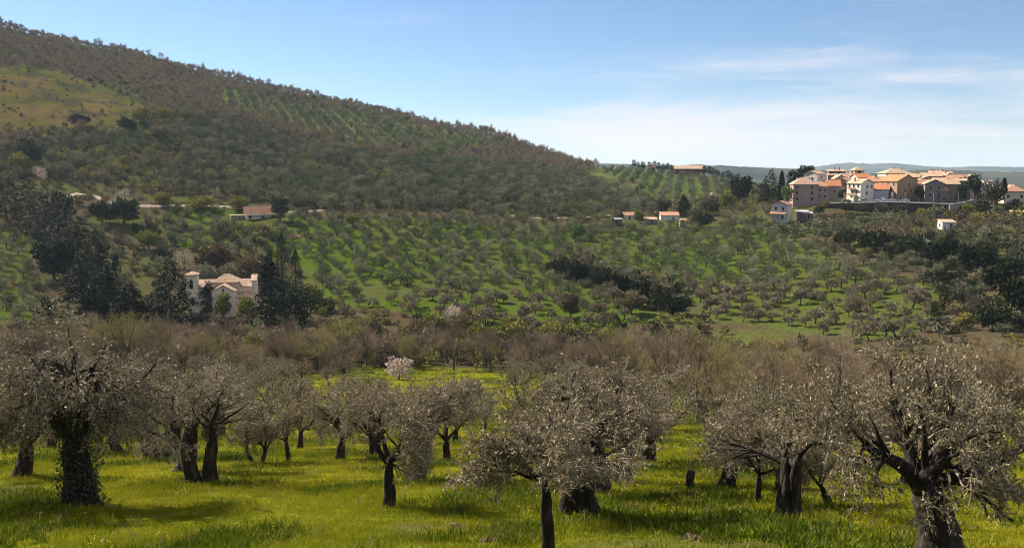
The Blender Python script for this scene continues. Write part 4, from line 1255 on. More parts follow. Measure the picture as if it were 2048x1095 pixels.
PL = [
    # left conifer wood
    ('conifer', 'conifer_tree', 'dark conifer at the far left edge above the small pale clearing', 14, 445, 62, 82, 'evergreen'),
    ('conifer', 'conifer_tree', 'dark conifer right of the leftmost conifer, its tip level with the track', 62, 452, 66, 86, 'evergreen'),
    ('conifer', 'conifer_tree', 'dark fir high in the black wood, left of its middle', 106, 500, 84, 105, 'evergreen'),
    ('conifer', 'conifer_tree', 'tall black fir in the middle of the wood left of the church', 152, 556, 92, 132, 'evergreen'),
    ('conifer', 'conifer_tree', 'black fir at the right side of the wood left of the church', 196, 590, 74, 120, 'evergreen'),
    ('round', 'evergreen_oak', 'dark rounded evergreen low in the wood above the bare brown bushes', 108, 560, 70, 70, 'evergreen'),
    ('round', 'evergreen_oak', 'dark evergreen at the upper end of the black wood by the track', 118, 452, 62, 56, 'evergreen'),
    ('cypress', 'cypress_tree', 'narrow dark cypress between the firs and the big cedar by the church', 236, 608, 26, 92, 'cypress'),
    ('conifer', 'conifer_tree', 'broad black conifer low down, left of the pale earth gap', 186, 668, 84, 92, 'evergreen'),
    ('conifer', 'conifer_tree', 'black conifer between the low broad one and the church cedar', 262, 672, 76, 100, 'evergreen'),
    ('conifer', 'cedar_tree', 'huge black cedar hiding the left end of the church below the bell tower', 344, 666, 118, 140, 'evergreen'),
    ('conifer', 'conifer_tree', 'brownish young conifer in front of the left church aisle', 420, 632, 52, 66, 'holm_oak'),
    ('round', 'evergreen_oak', 'dark evergreen right of the black firs near the upper olive patch', 250, 448, 58, 42, 'evergreen'),
    ('round', 'evergreen_oak', 'dark evergreen bush in the row below the gravel track', 205, 446, 48, 36, 'evergreen'),
    ('conifer', 'conifer_tree', 'black fir between the two tallest in the left wood', 128, 530, 80, 120, 'evergreen'),
    ('conifer', 'conifer_tree', 'dark conifer at the upper left rim of the black wood', 80, 478, 70, 90, 'evergreen'),
    ('conifer', 'conifer_tree', 'black conifer in the lower middle of the left wood', 170, 618, 84, 110, 'evergreen'),
    ('conifer', 'conifer_tree', 'black conifer above the low broad one in the left wood', 214, 634, 70, 96, 'evergreen'),
    ('round', 'evergreen_oak', 'dark shrub mass low between the black conifers', 220, 664, 70, 56, 'evergreen'),
    ('round', 'evergreen_oak', 'dark shrub mass at the foot of the church cedar', 300, 668, 80, 56, 'evergreen'),
    # church surroundings
    ('cypress', 'cypress_tree', 'taller of the two black cypresses right of the church', 567, 594, 30, 124, 'cypress'),
    ('cypress', 'cypress_tree', 'shorter black cypress right of the tall one beside the church', 593, 598, 28, 98, 'cypress'),
    ('conifer', 'cedar_tree', 'dark layered cedar directly left of the tall cypress', 540, 598, 46, 92, 'evergreen'),
    ('round', 'evergreen_oak', 'big dark round evergreen oak covering the right corner of the church', 574, 668, 138, 90, 'evergreen'),
    ('round', 'bush', 'large round russet evergreen above the church, left', 434, 542, 66, 60, 'russet'),
    ('round', 'bush', 'russet topped dark tree behind the right end of the church', 516, 568, 84, 66, 'russet'),
    ('round', 'bush', 'small silvery tree behind the nave beside the bell tower', 408, 568, 46, 36, 'olive_far'),
    ('round', 'bush', 'grey-green tree behind the crossing roof of the church', 458, 566, 44, 34, 'olive_far'),
    ('round', 'fresh_tree', 'bright yellow-green tree against the right corner of the church wall', 492, 645, 42, 54, 'yellow_green'),
    ('round', 'fresh_tree', 'thin-leaved light green tree in front of the church gable', 448, 640, 34, 56, 'yellow_green'),
    ('round', 'bush', 'yellow-green poplar-like tree among bare trees below the church', 508, 738, 50, 76, 'yellow_green'),
    ('round', 'bush', 'yellow-topped tree in the creek wood right of the black oak', 700, 722, 58, 66, 'yellow_green'),
    ('round', 'bush', 'yellow scrub on the slope right of the church cypresses', 628, 618, 52, 50, 'yellow_green'),
    ('round', 'bush', 'grey-green pear-shaped bush left above the church, pale blossom on it', 368, 540, 36, 40, 'white_blossom'),
    ('round', 'bush', 'yellowish bush left above the church by the grey olives', 298, 500, 44, 34, 'yellow_green'),
    ('round', 'bush', 'brown bush at the foot of the left church aisle', 404, 664, 42, 36, 'scrub'),
    ('round', 'bush', 'brown bush at the foot of the church gable', 440, 668, 46, 34, 'scrub'),
    ('round', 'bush', 'russet bush between the gable and the church right corner', 478, 668, 42, 34, 'russet'),
    # creek edge
    ('round', 'evergreen_oak', 'dark tree at the top of the gully in the middle of the slope', 1122, 552, 46, 34, 'holm_oak'),
    ('round', 'evergreen_oak', 'dark tree in the upper gully, second down from its top', 1160, 566, 50, 40, 'evergreen'),
    ('round', 'evergreen_oak', 'dark tree in the gully, third down from its top', 1200, 576, 52, 40, 'holm_oak'),
    ('round', 'evergreen_oak', 'dark tree in the middle of the gully', 1242, 590, 54, 44, 'evergreen'),
    ('round', 'evergreen_oak', 'dark tree in the lower gully above the orange-brown bush', 1282, 602, 50, 42, 'evergreen'),
    ('round', 'evergreen_oak', 'dark tree in the lower gully left of its mouth', 1318, 618, 56, 44, 'holm_oak'),
    ('round', 'evergreen_oak', 'dark tree at the mouth of the gully', 1356, 630, 50, 40, 'evergreen'),
    ('round', 'evergreen_oak', 'dark tree on the bank below the left end of the village wall', 1690, 492, 50, 36, 'holm_oak'),
    ('round', 'evergreen_oak', 'dark tree on the bank below the middle of the village wall', 1748, 502, 60, 40, 'evergreen'),
    ('round', 'evergreen_oak', 'dark tree below the white shed with the tarp, left', 1815, 512, 60, 42, 'holm_oak'),
    ('round', 'evergreen_oak', 'dark tree below the white shed with the tarp, right', 1880, 530, 64, 48, 'evergreen'),
    ('round', 'evergreen_oak', 'black tree high in the dark wood at the right edge', 1950, 552, 66, 54, 'evergreen'),
    ('round', 'evergreen_oak', 'black tree in the middle of the dark wood at the right edge', 2000, 590, 70, 60, 'evergreen'),
    ('round', 'evergreen_oak', 'black tree cut by the right edge of the picture', 2046, 640, 76, 70, 'evergreen'),
    ('round', 'evergreen_oak', 'dark tree low at the right edge above the brown thicket', 1985, 660, 64, 50, 'holm_oak'),
    ('round', 'bush', 'yellow-green bush at the foot of the green slope, right of the blossom tree', 958, 690, 62, 42, 'yellow_green'),
    ('round', 'bush', 'yellow-green bush in the middle of the creek edge', 1026, 690, 74, 48, 'yellow_green'),
    ('round', 'bush', 'yellow-green bush at the right of the creek edge under the green slope', 1092, 692, 60, 42, 'yellow_green'),
    ('round', 'bush', 'russet tree standing beside the white blossom tree on the creek edge', 930, 680, 62, 56, 'russet'),
    ('round', 'bush', 'yellow bush by the white blossom tree', 872, 672, 54, 46, 'yellow_green'),
    ('round', 'bush', 'orange-brown tree at the right side of the bright green slope', 1140, 636, 44, 52, 'russet'),
    ('round', 'bush', 'orange-brown bush beside the gully right of the green slope', 1262, 628, 44, 36, 'russet'),
    ('round', 'blossom_tree', 'white and pink blossoming tree at the foot of the bright green slope', 908, 650, 44, 44, 'blossom'),
    ('round', 'blossom_tree', 'pale pink blossoming tree at the near edge of the creek wood', 798, 758, 62, 50, 'blossom'),
    ('round', 'blossom_tree', 'dark little tree with white flowers in the open green field', 946, 800, 46, 48, 'white_blossom'),
    # track and farm
    ('round', 'evergreen_oak', 'dark green round tree at the right end of the farmhouse', 560, 442, 38, 48, 'holm_oak'),
    ('round', 'bush', 'yellow bush behind the left end of the farmhouse', 478, 420, 48, 28, 'yellow_green'),
    ('round', 'bush', 'yellow-green bush at the track left of the farmhouse', 402, 418, 60, 22, 'yellow_green'),
    ('round', 'blossom_tree', 'creamy blossoming tree beside the pale gravel track', 246, 410, 40, 30, 'white_blossom'),
    ('round', 'bush', 'yellow-green bush above the track, right of the creamy blossom tree', 325, 412, 34, 24, 'yellow_green'),
    ('round', 'bush', 'yellow-green bush on the slope below the track right of the farmhouse', 705, 452, 32, 22, 'yellow_green'),
    ('round', 'fresh_tree', 'vivid green leafy tree below the track in the middle of the picture', 1156, 480, 34, 36, 'fresh_green'),
    ('round', 'fresh_tree', 'vivid green tree beside the orange roofed shed', 1278, 446, 24, 22, 'fresh_green'),
    ('round', 'fresh_tree', 'large leafy green tree right of the white walled shed', 1405, 455, 44, 36, 'holm_oak'),
    ('conifer', 'conifer_tree', 'yellowish pointed conifer behind the sheds', 1366, 432, 32, 42, 'holm_oak'),
    ('round', 'evergreen_oak', 'big dark evergreen at the right foot of the knoll grove', 1480, 408, 50, 52, 'evergreen'),
    ('round', 'bush', 'pinkish brown thicket behind the orange roofed sheds', 1325, 428, 36, 30, 'scrub'),
    ('round', 'bush', 'yellow-green bush in front of the dark evergreen at the knoll', 1452, 418, 40, 34, 'yellow_green'),
    ('round', 'bush', 'brown and green leafless tree left of the dark evergreen at the knoll', 1420, 430, 44, 36, 'scrub'),
    # hill
    ('round', 'evergreen_oak', 'large round green oak standing alone at the left edge below the meadow', 60, 325, 46, 42, 'holm_oak'),
    ('round', 'bush', 'yellow-green round bush under the lone oak at the left edge', 38, 338, 42, 30, 'yellow_green'),
    ('round', 'bush', 'yellow-green tree below the right tip of the hill meadow', 282, 246, 40, 26, 'yellow_green'),
    ('round', 'bush', 'yellow-green tree second from the meadow tip', 328, 242, 34, 26, 'yellow_green'),
    ('round', 'bush', 'yellow-green tree third from the meadow tip', 372, 244, 32, 22, 'yellow_green'),
    ('round', 'bush', 'russet oak in the middle of the left olive hill', 320, 290, 40, 34, 'russet'),
    ('round', 'evergreen_oak', 'dark evergreen at the lower right corner of the hill meadow', 255, 262, 36, 22, 'evergreen'),
    ('round', 'evergreen_oak', 'dark bush strip on the green ledge below the hill meadow', 160, 252, 40, 18, 'evergreen'),
    ('round', 'fresh_tree', 'vivid green tree on the spur in the middle of the hill', 864, 326, 54, 30, 'fresh_green'),
    ('round', 'fresh_tree', 'smaller vivid green tree right of the one on the spur', 925, 298, 42, 18, 'fresh_green'),
    ('round', 'blossom_tree', 'faint pink blossoming tree at the left edge below the lone oak', 82, 360, 28, 24, 'blossom'),
]
for i, (kind, name, label, u, v, w, h, mat) in enumerate(PL):
    cat = {'conifer_tree': 'conifer', 'cedar_tree': 'cedar', 'evergreen_oak': 'oak tree', 'cypress_tree': 'cypress', 'bush': 'bush', 'fresh_tree': 'tree', 'blossom_tree': 'blossom tree'}[name]
    nm = 'leafy_tree' if name == 'fresh_tree' else name
    kw = {}
    if kind == 'conifer':
        kw = dict(n=5000 if h > 90 else 3200, size=0.85)
    if mat in ('blossom', 'white_blossom'):
        kw = dict(n=700, size=0.42, aspect=0.8)
    if kind == 'round' and w > 100:
        kw = dict(n=5200, size=0.8)
    add_plant(kind, nm, label, cat, u, v, w, h, 500 + i, mat, **kw)

# ------------------------------------------------------------------ planting: groves, woods and scrub
def cands(poly, sp, jit, rmin, rmax, turn=0.0, seed=0, edge=10, azlim=37):
    """Jittered rows of planting spots whose foot falls inside a zone."""
    rng = np.random.default_rng(seed)
    ext = rmax
    n = int(ext / sp) + 1
    I, J = np.meshgrid(np.arange(-n, n + 1), np.arange(-n, n + 1), indexing='ij')
    a = I.ravel() * sp; b = (J.ravel() + 0.5 * (I.ravel() % 2)) * sp
    x = a * cos(turn) - b * sin(turn) + rng.normal(size=a.shape) * jit * sp
    y = a * sin(turn) + b * cos(turn) + rng.normal(size=a.shape) * jit * sp
    r = np.hypot(x, y)
    k = (y > 20) & (r > rmin) & (r < rmax) & (np.abs(np.arctan2(x, y)) < R(azlim))
    x, y = x[k], y[k]
    z = H(x, y)
    u, v = project(x, y, z)
    uu = u + (fbm(x, y, 25, 51 + seed) - 0.5) * edge * 4
    vv = v + (fbm(x, y, 25, 52 + seed) - 0.5) * edge * 2
    k = in_poly(uu, vv, poly) if poly is not None else np.ones(len(x), bool)
    x, y, z, u, v = x[k], y[k], z[k], u[k], v[k]
    if TAKEN:
        tk = np.array(TAKEN)
        ok = np.ones(len(x), bool)
        for q in range(len(tk)):
            ok &= (x - tk[q, 0]) ** 2 + (y - tk[q, 1]) ** 2 > (tk[q, 2] + sp * 0.22) ** 2
        x, y, z, u, v = x[ok], y[ok], z[ok], u[ok], v[ok]
    return x, y, z, u, v


SLOPE_T = [proto_meshes(olive(400 + i, 4.3, 5.0, [1.3, 1.6, 1.1, 1.5, 1.2, 1.7, 1.0, 1.4][i], [0.2, 0.26, 0.18, 0.3, 0.22, 0.2, 0.24, 0.26][i],
                              lean=(RNG.normal() * 0.15, RNG.normal() * 0.12), limbs=3 + i % 3, tier=4, sub=5 + i % 2, leafy=1.5),
                        {'trunk': M['olive_bark'], 'foliage': M['olive_mid']}) for i in range(8)]
def far_olive(seed):
    rng = np.random.default_rng(seed)
    L_ = lobes_round(rng, 5.4, 4.3, 0.7, 6)
    return merged(clump_tree(seed, L_, 420, 0.56, 1.6, 0.2, aspect=0.5, limbs=3, shell=0.6), ['trunk', 'crown'])


GRV = [far_olive(440 + i) for i in range(6)]
SMARKS = [(620, 'yellow scrub by the church cypresses'), (720, 'yellow-topped tree in the creek wood'), (798, 'pale pink blossoming tree'), (872, 'yellow bush by the white blossom tree'),
          (925, 'white blossom tree at the slope foot'), (985, 'left yellow-green creek bush'), (1040, 'middle yellow-green creek bush'), (1095, 'right yellow-green creek bush'),
          (1150, 'orange-brown tree by the green slope'), (1230, 'upper end of the dark gully'), (1320, 'lower end of the dark gully'), (1420, 'brown wood left of the stone hut'),
          (1520, 'grove left of the stone hut'), (1628, 'stone hut in the right-hand grove'), (1720, 'grove right of the stone hut'), (1830, 'brown thicket at the far right')]

slope = []
for poly, sp, jit, turn, seed in ((Z_SLOPE, 6.1, 0.21, 0.5, 1), (Z_LEFT, 7.0, 0.2, 0.3, 2), (Z_LEFT2, 7.0, 0.2, 0.3, 3)):
    x, y, z, u, v = cands(poly, sp, jit, 205, 470, turn, seed)
    keep = RNG.uniform(size=len(x)) < np.where((v > 575) & (u < 1200) & (u > 640), 0.72, 0.94)
    for q in np.nonzero(keep)[0]:
        slope.append((x[q], y[q], z[q], u[q], v[q]))
slope.sort(key=lambda q: math.hypot(q[0], q[1]))
n_single = 298 - n_olive
SK = [(0.012, 0.0)]
for i, (x, y, z, u, v) in enumerate(slope[:n_single]):
    mk = min(SMARKS, key=lambda q: abs(q[0] - u))[1] if u > 600 else 'conifer wood at the left edge'
    put(SLOPE_T, int(RNG.integers(8)), 'olive_tree', '%s grey olive uphill above the %s' % (ordinal('s' + mk), mk), 'olive tree',
        (x, y, z - 0.05), RNG.uniform(0, 6.28), RNG.uniform(0.62, 1.10) * np.array([1, 1, RNG.uniform(0.85, 1.1)]), 'olive trees on the green slope across the creek')
swap = []
grove = [(x, y, z, RNG.uniform(0.65, 1.05)) for (x, y, z, u, v) in slope[n_single:]]
for poly, sp, jit, turn, seed, smin, smax, keep, rmin, rmax in (
        (Z_FRONT, 6.3, 0.22, 0.25, 5, 0.9, 1.55, 0.95, 425, 720),
        (Z_BACK, 9.6, 0.10, 0.35, 6, 1.1, 1.5, 0.97, 620, 960),
        (Z_KNOLL, 9.5, 0.10, 0.9, 7, 0.9, 1.2, 0.97, 470, 760)):
    x, y, z, u, v = cands(poly, sp, jit, rmin, rmax, turn, seed)
    for q in range(len(x)):
        if RNG.uniform() < keep:
            pt = fbm(np.array([x[q]]), np.array([y[q]]), 42, 81)[0]
            if poly is Z_FRONT and pt > 0.65:
                swap.append((x[q], y[q], z[q], ['scrub', 'russet', 'scrub', 'yellow'][int(RNG.integers(4))], RNG.uniform(0.9, 1.7)))
                continue
            grove.append((x[q], y[q], z[q], RNG.uniform(smin, smax)))
grove = np.array(grove)
scatter_stuff('olive_grove', GRV, grove[:, :3] - [0, 0, 0.1], RNG.integers(0, 6, len(grove)), RNG.uniform(0, 6.28, len(grove)),
              grove[:, 3:4] * np.stack([np.ones(len(grove)), np.ones(len(grove)), RNG.uniform(0.85, 1.15, len(grove))], 1), [M['olive_bark'], M['olive_far']])

# bare creek wood
BARE = [proto_meshes(bare_tree(600 + i, [9.5, 8.0, 10.5, 7.5, 9.0, 6.5][i], [8.0, 7.5, 8.0, 7.5, 9.0, 6.5][i]), {'trunk': M['bare_bark'], 'crown': M['bare_twig']}) for i in range(6)]
BUD = [dict(p, crown=p['crown'].copy()) for p in BARE]
for p in BUD:
    p['crown'].name = 'crown'
    p['crown'].materials.clear(); p['crown'].materials.append(M['bud_twig'])
WOODP = [merged(bare_tree(620 + i, [7, 8.5, 6, 7.5][i], [6, 7, 6, 6.5][i], 2), ['trunk', 'crown']) for i in range(4)]
CMARKS = [(60, 'conifer wood at the left edge'), (186, 'low broad black conifer'), (344, 'black cedar by the church'), (440, 'church terrace'), (508, 'yellow-green tree under the church'),
          (600, 'big round evergreen oak by the church'), (700, 'yellow-topped tree in the creek wood'), (798, 'pale pink blossoming tree'), (872, 'yellow bush by the white blossom tree'), (930, 'russet creek tree'),
          (1026, 'middle yellow-green creek bush'), (1092, 'right yellow-green creek bush'), (1180, 'left of the gully mouth'), (1290, 'right of the gully mouth'), (1380, 'grass right of the gully'), (1480, 'grove left of the stone hut'),
          (1575, 'left end of the hut grove'), (1628, 'stone hut'), (1720, 'lower grove right of the stone hut'), (1840, 'brown thicket at the far right'), (1990, 'dark wood at the right edge')]
x, y, z, u, v = cands(None, 5.5, 0.28, 70, 275, 0.2, 9)
wid = np.interp(u, [0, 500, 1000, 1200, 1350, 1450, 2048], [275, 262, 228, 232, 215, 168, 160])
r = np.hypot(x, y)
k = (r < wid) & (r > np.interp(u, WOOD_U, WOOD_R)) & (u > -70) & (u < 2120)
order = np.argsort(r[k])
x, y, z, u, v = (a[k][order] for a in (x, y, z, u, v))
vtop = np.interp(u, [0, 600, 700, 1000, 1200, 1350, 1420, 1700, 1800, 2048], [632, 632, 644, 655, 650, 660, 684, 690, 685, 675]) + RNG.uniform(0, 26, len(u)) + (fbm(x, y, 22, 95, 2) - 0.5) * 70
wood = []
nb = 0
for q in range(len(x)):
    if RNG.uniform() < 0.10:
        continue
    sc = min(RNG.uniform(0.85, 1.35), (v[q] - vtop[q]) * math.hypot(x[q], y[q]) / F_PX / 9.0)
    if sc < 0.36:
        continue
    bud = RNG.uniform() < 0.2
    if nb < 230:
        mk = min(CMARKS, key=lambda c: abs(c[0] - u[q]))[1]
        put(BUD if bud else BARE, int(RNG.integers(6)), 'bare_tree', '%s %s creek tree below the %s' % (ordinal('c%d' % bud + mk), 'yellowish budding' if bud else 'leafless', mk), 'bare tree',
            (x[q], y[q], z[q] - 0.1), RNG.uniform(0, 6.28), sc * np.array([1, 1, RNG.uniform(0.9, 1.1)]), 'leafless and budding trees along the creek')
        nb += 1
    else:
        wood.append((x[q], y[q], z[q], sc))
x, y, z, u, v = cands(Z_GULLY, 6.5, 0.25, 205, 420, 0.4, 12)
for q in range(len(x)):
    if RNG.uniform() < 0.35:
        wood.append((x[q], y[q], z[q], RNG.uniform(0.6, 0.95)))

# the leafless wood over the hill: everything up there that is neither grove nor meadow
x, y, z, u, v = cands(None, 6.6, 0.28, 440, 1040, 0.7, 14)
inz = in_poly(u, v, Z_MEADOW) | in_poly(u, v, Z_BACK) | in_poly(u, v, Z_FRONT) | in_poly(u, v, Z_KNOLL)
r = np.hypot(x, y)
k = (~inz) & (v < np.interp(u, [0, 1150, 1200], [330, 352, 340])) & (u < 1240)
for q in np.nonzero(k)[0]:
    pt = fbm(np.array([x[q]]), np.array([y[q]]), 45, 83)[0]
    if pt > 0.62 and RNG.uniform() < 0.7:
        swap.append((x[q], y[q], z[q], ['yellow', 'scrub', 'olive', 'yellow', 'dark'][int(RNG.integers(5))], RNG.uniform(0.9, 1.6)))
        continue
    wood.append((x[q], y[q], z[q], RNG.uniform(0.5, 1.15)))
wood = np.array(wood)
scatter_stuff('woodland', WOODP, wood[:, :3] - [0, 0, 0.2], RNG.integers(0, 4, len(wood)), RNG.uniform(0, 6.28, len(wood)),
              wood[:, 3:4] * np.stack([np.ones(len(wood)), np.ones(len(wood)), RNG.uniform(0.85, 1.15, len(wood))], 1), [M['bare_bark'], M['wood_twig']])

# taller leafless trees that stand out on the skyline of the hill
SKY_T = [proto_meshes(bare_tree(640 + i, [8, 10, 7][i], [4.5, 5, 5][i], 2), {'trunk': M['bare_bark'], 'crown': M['wood_twig']}) for i in range(3)]
for i, uu in enumerate(np.linspace(20, 1120, 62)):
    uu = uu + RNG.normal() * 5
    az = ray(uu, V_HOR)[0]
    rr = np.arange(560, 1080, 4.0)
    zz = H(rr * sin(az), rr * cos(az))
    j = int(np.argmax(zz / rr))
    lead = 'far upper left' if uu < 260 else ('above the hill meadow, right' if uu < 450 else ('above the upper olive grove' if uu < 800 else 'where the ridge drops to the right'))
    put(SKY_T, int(RNG.integers(3)), 'bare_tree', '%s bare skyline tree from the left, %s' % (ordinal('k' + lead), lead), 'bare tree',
        (rr[j] * sin(az), rr[j] * cos(az), zz[j] - 0.2), RNG.uniform(0, 6.28), RNG.uniform(0.55, 1.1), 'bare trees on the hill skyline')

# scrub: brown, olive and yellowish bushes
def bush_proto(seed, n, size, mat):
    rng = np.random.default_rng(seed)
    g = clump_tree(seed, lobes_round(rng, 3.6, 3.0, 0.1, 5), n, size, 0.9, 0.08, limbs=2, shell=0.5)
    return g


BU = {}
for nm, mat in (('scrub', 'scrub'), ('olive', 'olive_far'), ('yellow', 'yellow_green'), ('russet', 'russet'), ('dark', 'evergreen')):
    BU[nm] = [proto_meshes(bush_proto(700 + i + len(nm) * 7, 420, 0.42, mat), {'trunk': M['bare_bark'], 'crown': M[mat]}) for i in range(3)]
RMARKS = [(1520, 'the terraced house with the porch'), (1640, 'the left end of the village wall'), (1720, 'the white village house'), (1800, 'the middle of the village wall'), (1880, 'the right end of the village wall'),
          (1960, 'the white shed with the blue tarp'), (2030, 'the cream hipped house'), (2090, 'the right picture edge')]
bushes = []
x, y, z, u, v = cands(Z_RIGHT, 5.0, 0.3, 205, 417, 0.15, 16)
for q in range(len(x)):
    if RNG.uniform() < 0.86:
        dk = fbm(np.array([x[q]]), np.array([y[q]]), 30, 61)[0]
        dark = (u[q] > 1850) and (480 < v[q] < 700) and RNG.uniform() < 0.5
        kind = 'dark' if dark else ('olive' if dk < 0.5 else ('scrub' if RNG.uniform() < 0.72 else ('yellow' if RNG.uniform() < 0.3 else 'russet')))
        bushes.append((x[q], y[q], z[q], u[q], v[q], kind, RNG.uniform(0.8, 1.5)))
COLN = {'scrub': 'brown', 'olive': 'grey-green', 'yellow': 'yellow-green', 'russet': 'russet', 'dark': 'dark'}
bushes.sort(key=lambda b: math.hypot(b[0], b[1]))
rest = list(swap)
x, y, z, u, v = cands([(-80, 700), (520, 680), (700, 655), (1000, 672), (1300, 668), (1430, 690), (2120, 690), (2120, 760), (1500, 790), (1250, 748), (1050, 738), (740, 732), (-80, 745)], 9.5, 0.32, 70, 265, 0.6, 18)
pick = [q for q in range(len(x)) if RNG.uniform() < 0.8][:95]
for q in pick:
    kind = ['olive', 'scrub', 'yellow', 'russet', 'scrub', 'yellow', 'dark'][int(RNG.integers(7))]
    mk = min(CMARKS, key=lambda c: abs(c[0] - u[q]))[1]
    put(BU[kind], int(RNG.integers(3)), 'bush', '%s rounded %s creek bush below the %s' % (ordinal('t' + mk + kind), COLN[kind], mk), 'bush',
        (x[q], y[q], z[q] - 0.1), RNG.uniform(0, 6.28), RNG.uniform(1.0, 1.9) * np.array([1, 1, RNG.uniform(0.8, 1.2)]), 'rounded bushes among the leafless creek trees')
for i, (x, y, z, u, v, kind, sc) in enumerate(bushes):
    if i < 170:
        mk = min(RMARKS, key=lambda c: abs(c[0] - u))[1]
        put(BU[kind], int(RNG.integers(3)), 'bush', '%s %s bush on the right slope below %s' % (ordinal('b' + mk + kind), COLN[kind], mk), 'bush',
            (x, y, z - 0.1), RNG.uniform(0, 6.28), sc * np.array([1, 1, RNG.uniform(0.8, 1.25)]), 'bushes on the right slope below the village')
    else:
        rest.append((x, y, z, kind, sc))
# scattered scrub between the groves, on the meadow, along the track and the left slope
for poly, sp, rmin, rmax, keep, smin, smax, kinds, seed in (
        (Z_MEADOW, 8, 520, 800, 0.5, 0.25, 0.85, ['scrub', 'olive', 'dark'], 21),
        ([(-80, 262), (200, 258), (130, 300), (-80, 330)], 5.5, 480, 640, 0.85, 0.7, 1.2, ['scrub', 'russet', 'scrub', 'dark'], 22),
        (Z_FRONT, 16, 425, 700, 0.45, 1.0, 1.8, ['scrub', 'yellow', 'russet', 'scrub'], 23),
        ([(-80, 330), (90, 352), (300, 393), (560, 408), (560, 425), (300, 440), (-80, 440)], 5.5, 400, 520, 0.7, 0.6, 1.2, ['scrub', 'olive', 'yellow', 'russet', 'olive'], 24),
        ([(1150, 372), (1300, 398), (1480, 398), (1560, 412), (1560, 446), (1230, 446), (1000, 440), (1000, 420), (1300, 415)], 6, 400, 620, 0.75, 0.8, 1.5, ['olive', 'scrub', 'olive', 'yellow'], 25),
        ([(70, 470), (350, 440), (560, 470), (620, 600), (520, 680), (-80, 700), (-80, 640), (75, 640)], 5.5, 215, 430, 0.8, 0.8, 1.5, ['olive', 'olive', 'scrub', 'scrub', 'dark', 'russet'], 26),
        ([(600, 600), (1000, 660), (1300, 640), (1420, 640), (1480, 690), (600, 700)], 5.5, 205, 300, 0.55, 0.8, 1.3, ['yellow', 'scrub', 'russet', 'dark'], 27),
        ([(540, 265), (760, 330), (1060, 335), (1000, 296), (760, 296), (640, 270)], 7, 560, 760, 0.6, 1.0, 1.6, ['scrub', 'scrub', 'yellow', 'dark'], 28),
        ([(320, 190), (420, 222), (540, 252), (700, 300), (820, 325), (760, 340), (620, 304), (480, 268), (320, 230)], 6.0, 540, 720, 0.85, 0.9, 1.7, ['yellow', 'scrub', 'scrub', 'russet', 'scrub'], 34),
        ([(560, 406), (1000, 426), (1310, 422), (1310, 446), (1000, 444), (640, 440), (560, 436)], 5.2, 395, 500, 0.8, 0.55, 1.2, ['olive', 'olive', 'scrub', 'yellow', 'olive'], 35),
        ([(-80, 690), (520, 668), (700, 640), (1000, 665), (1300, 662), (1430, 690), (1430, 748), (1080, 748), (1040, 735), (740, 735), (700, 750), (-80, 752)], 3.4, 160, 290, 0.8, 0.4, 1.0, ['scrub', 'yellow', 'scrub', 'russet'], 36),
        (Z_GULLY, 4.2, 205, 420, 0.9, 0.8, 1.5, ['dark', 'olive', 'scrub', 'dark'], 38),
        ([(1690, 470), (1900, 474), (2100, 500), (2100, 670), (1950, 640), (1800, 540)], 5.0, 205, 400, 0.8, 0.8, 1.5, ['dark', 'scrub', 'olive', 'scrub'], 39),
        ([(1380, 690), (2120, 680), (2120, 850), (1380, 850)], 3.6, 72, 215, 0.7, 0.35, 0.95, ['scrub', 'scrub', 'yellow', 'russet'], 37),
        ([(300, 150), (430, 205), (400, 235), (300, 215)], 7, 600, 860, 0.6, 1.0, 1.8, ['yellow', 'yellow', 'scrub'], 29),
        ([(1440, 330), (1560, 345), (1590, 400), (1560, 415), (1440, 395)], 6.5, 460, 900, 0.7, 0.9, 1.6, ['olive', 'scrub', 'dark', 'yellow'], 30),
        ([(1910, 380), (2120, 380), (2120, 446), (1910, 446)], 6, 380, 700, 0.75, 0.9, 1.7, ['scrub', 'olive', 'dark', 'yellow'], 31)):
    x, y, z, u, v = cands(poly, sp, 0.3, rmin, rmax, 0.3, seed)
    for q in range(len(x)):
        if RNG.uniform() < keep:
            rest.append((x[q], y[q], z[q], kinds[int(RNG.integers(len(kinds)))], RNG.uniform(smin, smax)))
for kind, mat in (('scrub', 'scrub'), ('olive', 'olive_far'), ('yellow', 'yellow_green'), ('russet', 'russet'), ('dark', 'evergreen')):
    A = np.array([(a, b, c, s) for a, b, c, k, s in rest if k == kind])
    pr = [merged(bush_proto(760 + i, 170, 0.62, mat), ['trunk', 'crown']) for i in range(3)]
    scatter_stuff('scrub_' + {'scrub': 'brown', 'olive': 'grey', 'yellow': 'yellow', 'russet': 'russet', 'dark': 'dark'}[kind], pr, A[:, :3] - [0, 0, 0.15], RNG.integers(0, 3, len(A)),
                  RNG.uniform(0, 6.28, len(A)), A[:, 3:4] * np.stack([np.ones(len(A)), np.ones(len(A)), RNG.uniform(0.8, 1.2, len(A))], 1), [M['bare_bark'], M[mat]])
print('counts: olives single', n_olive, '+', min(n_single, len(slope)), 'slope', len(slope), 'grove', len(grove), 'bare', nb, 'wood', len(wood), 'bushes', len(bushes), 'rest', len(rest))

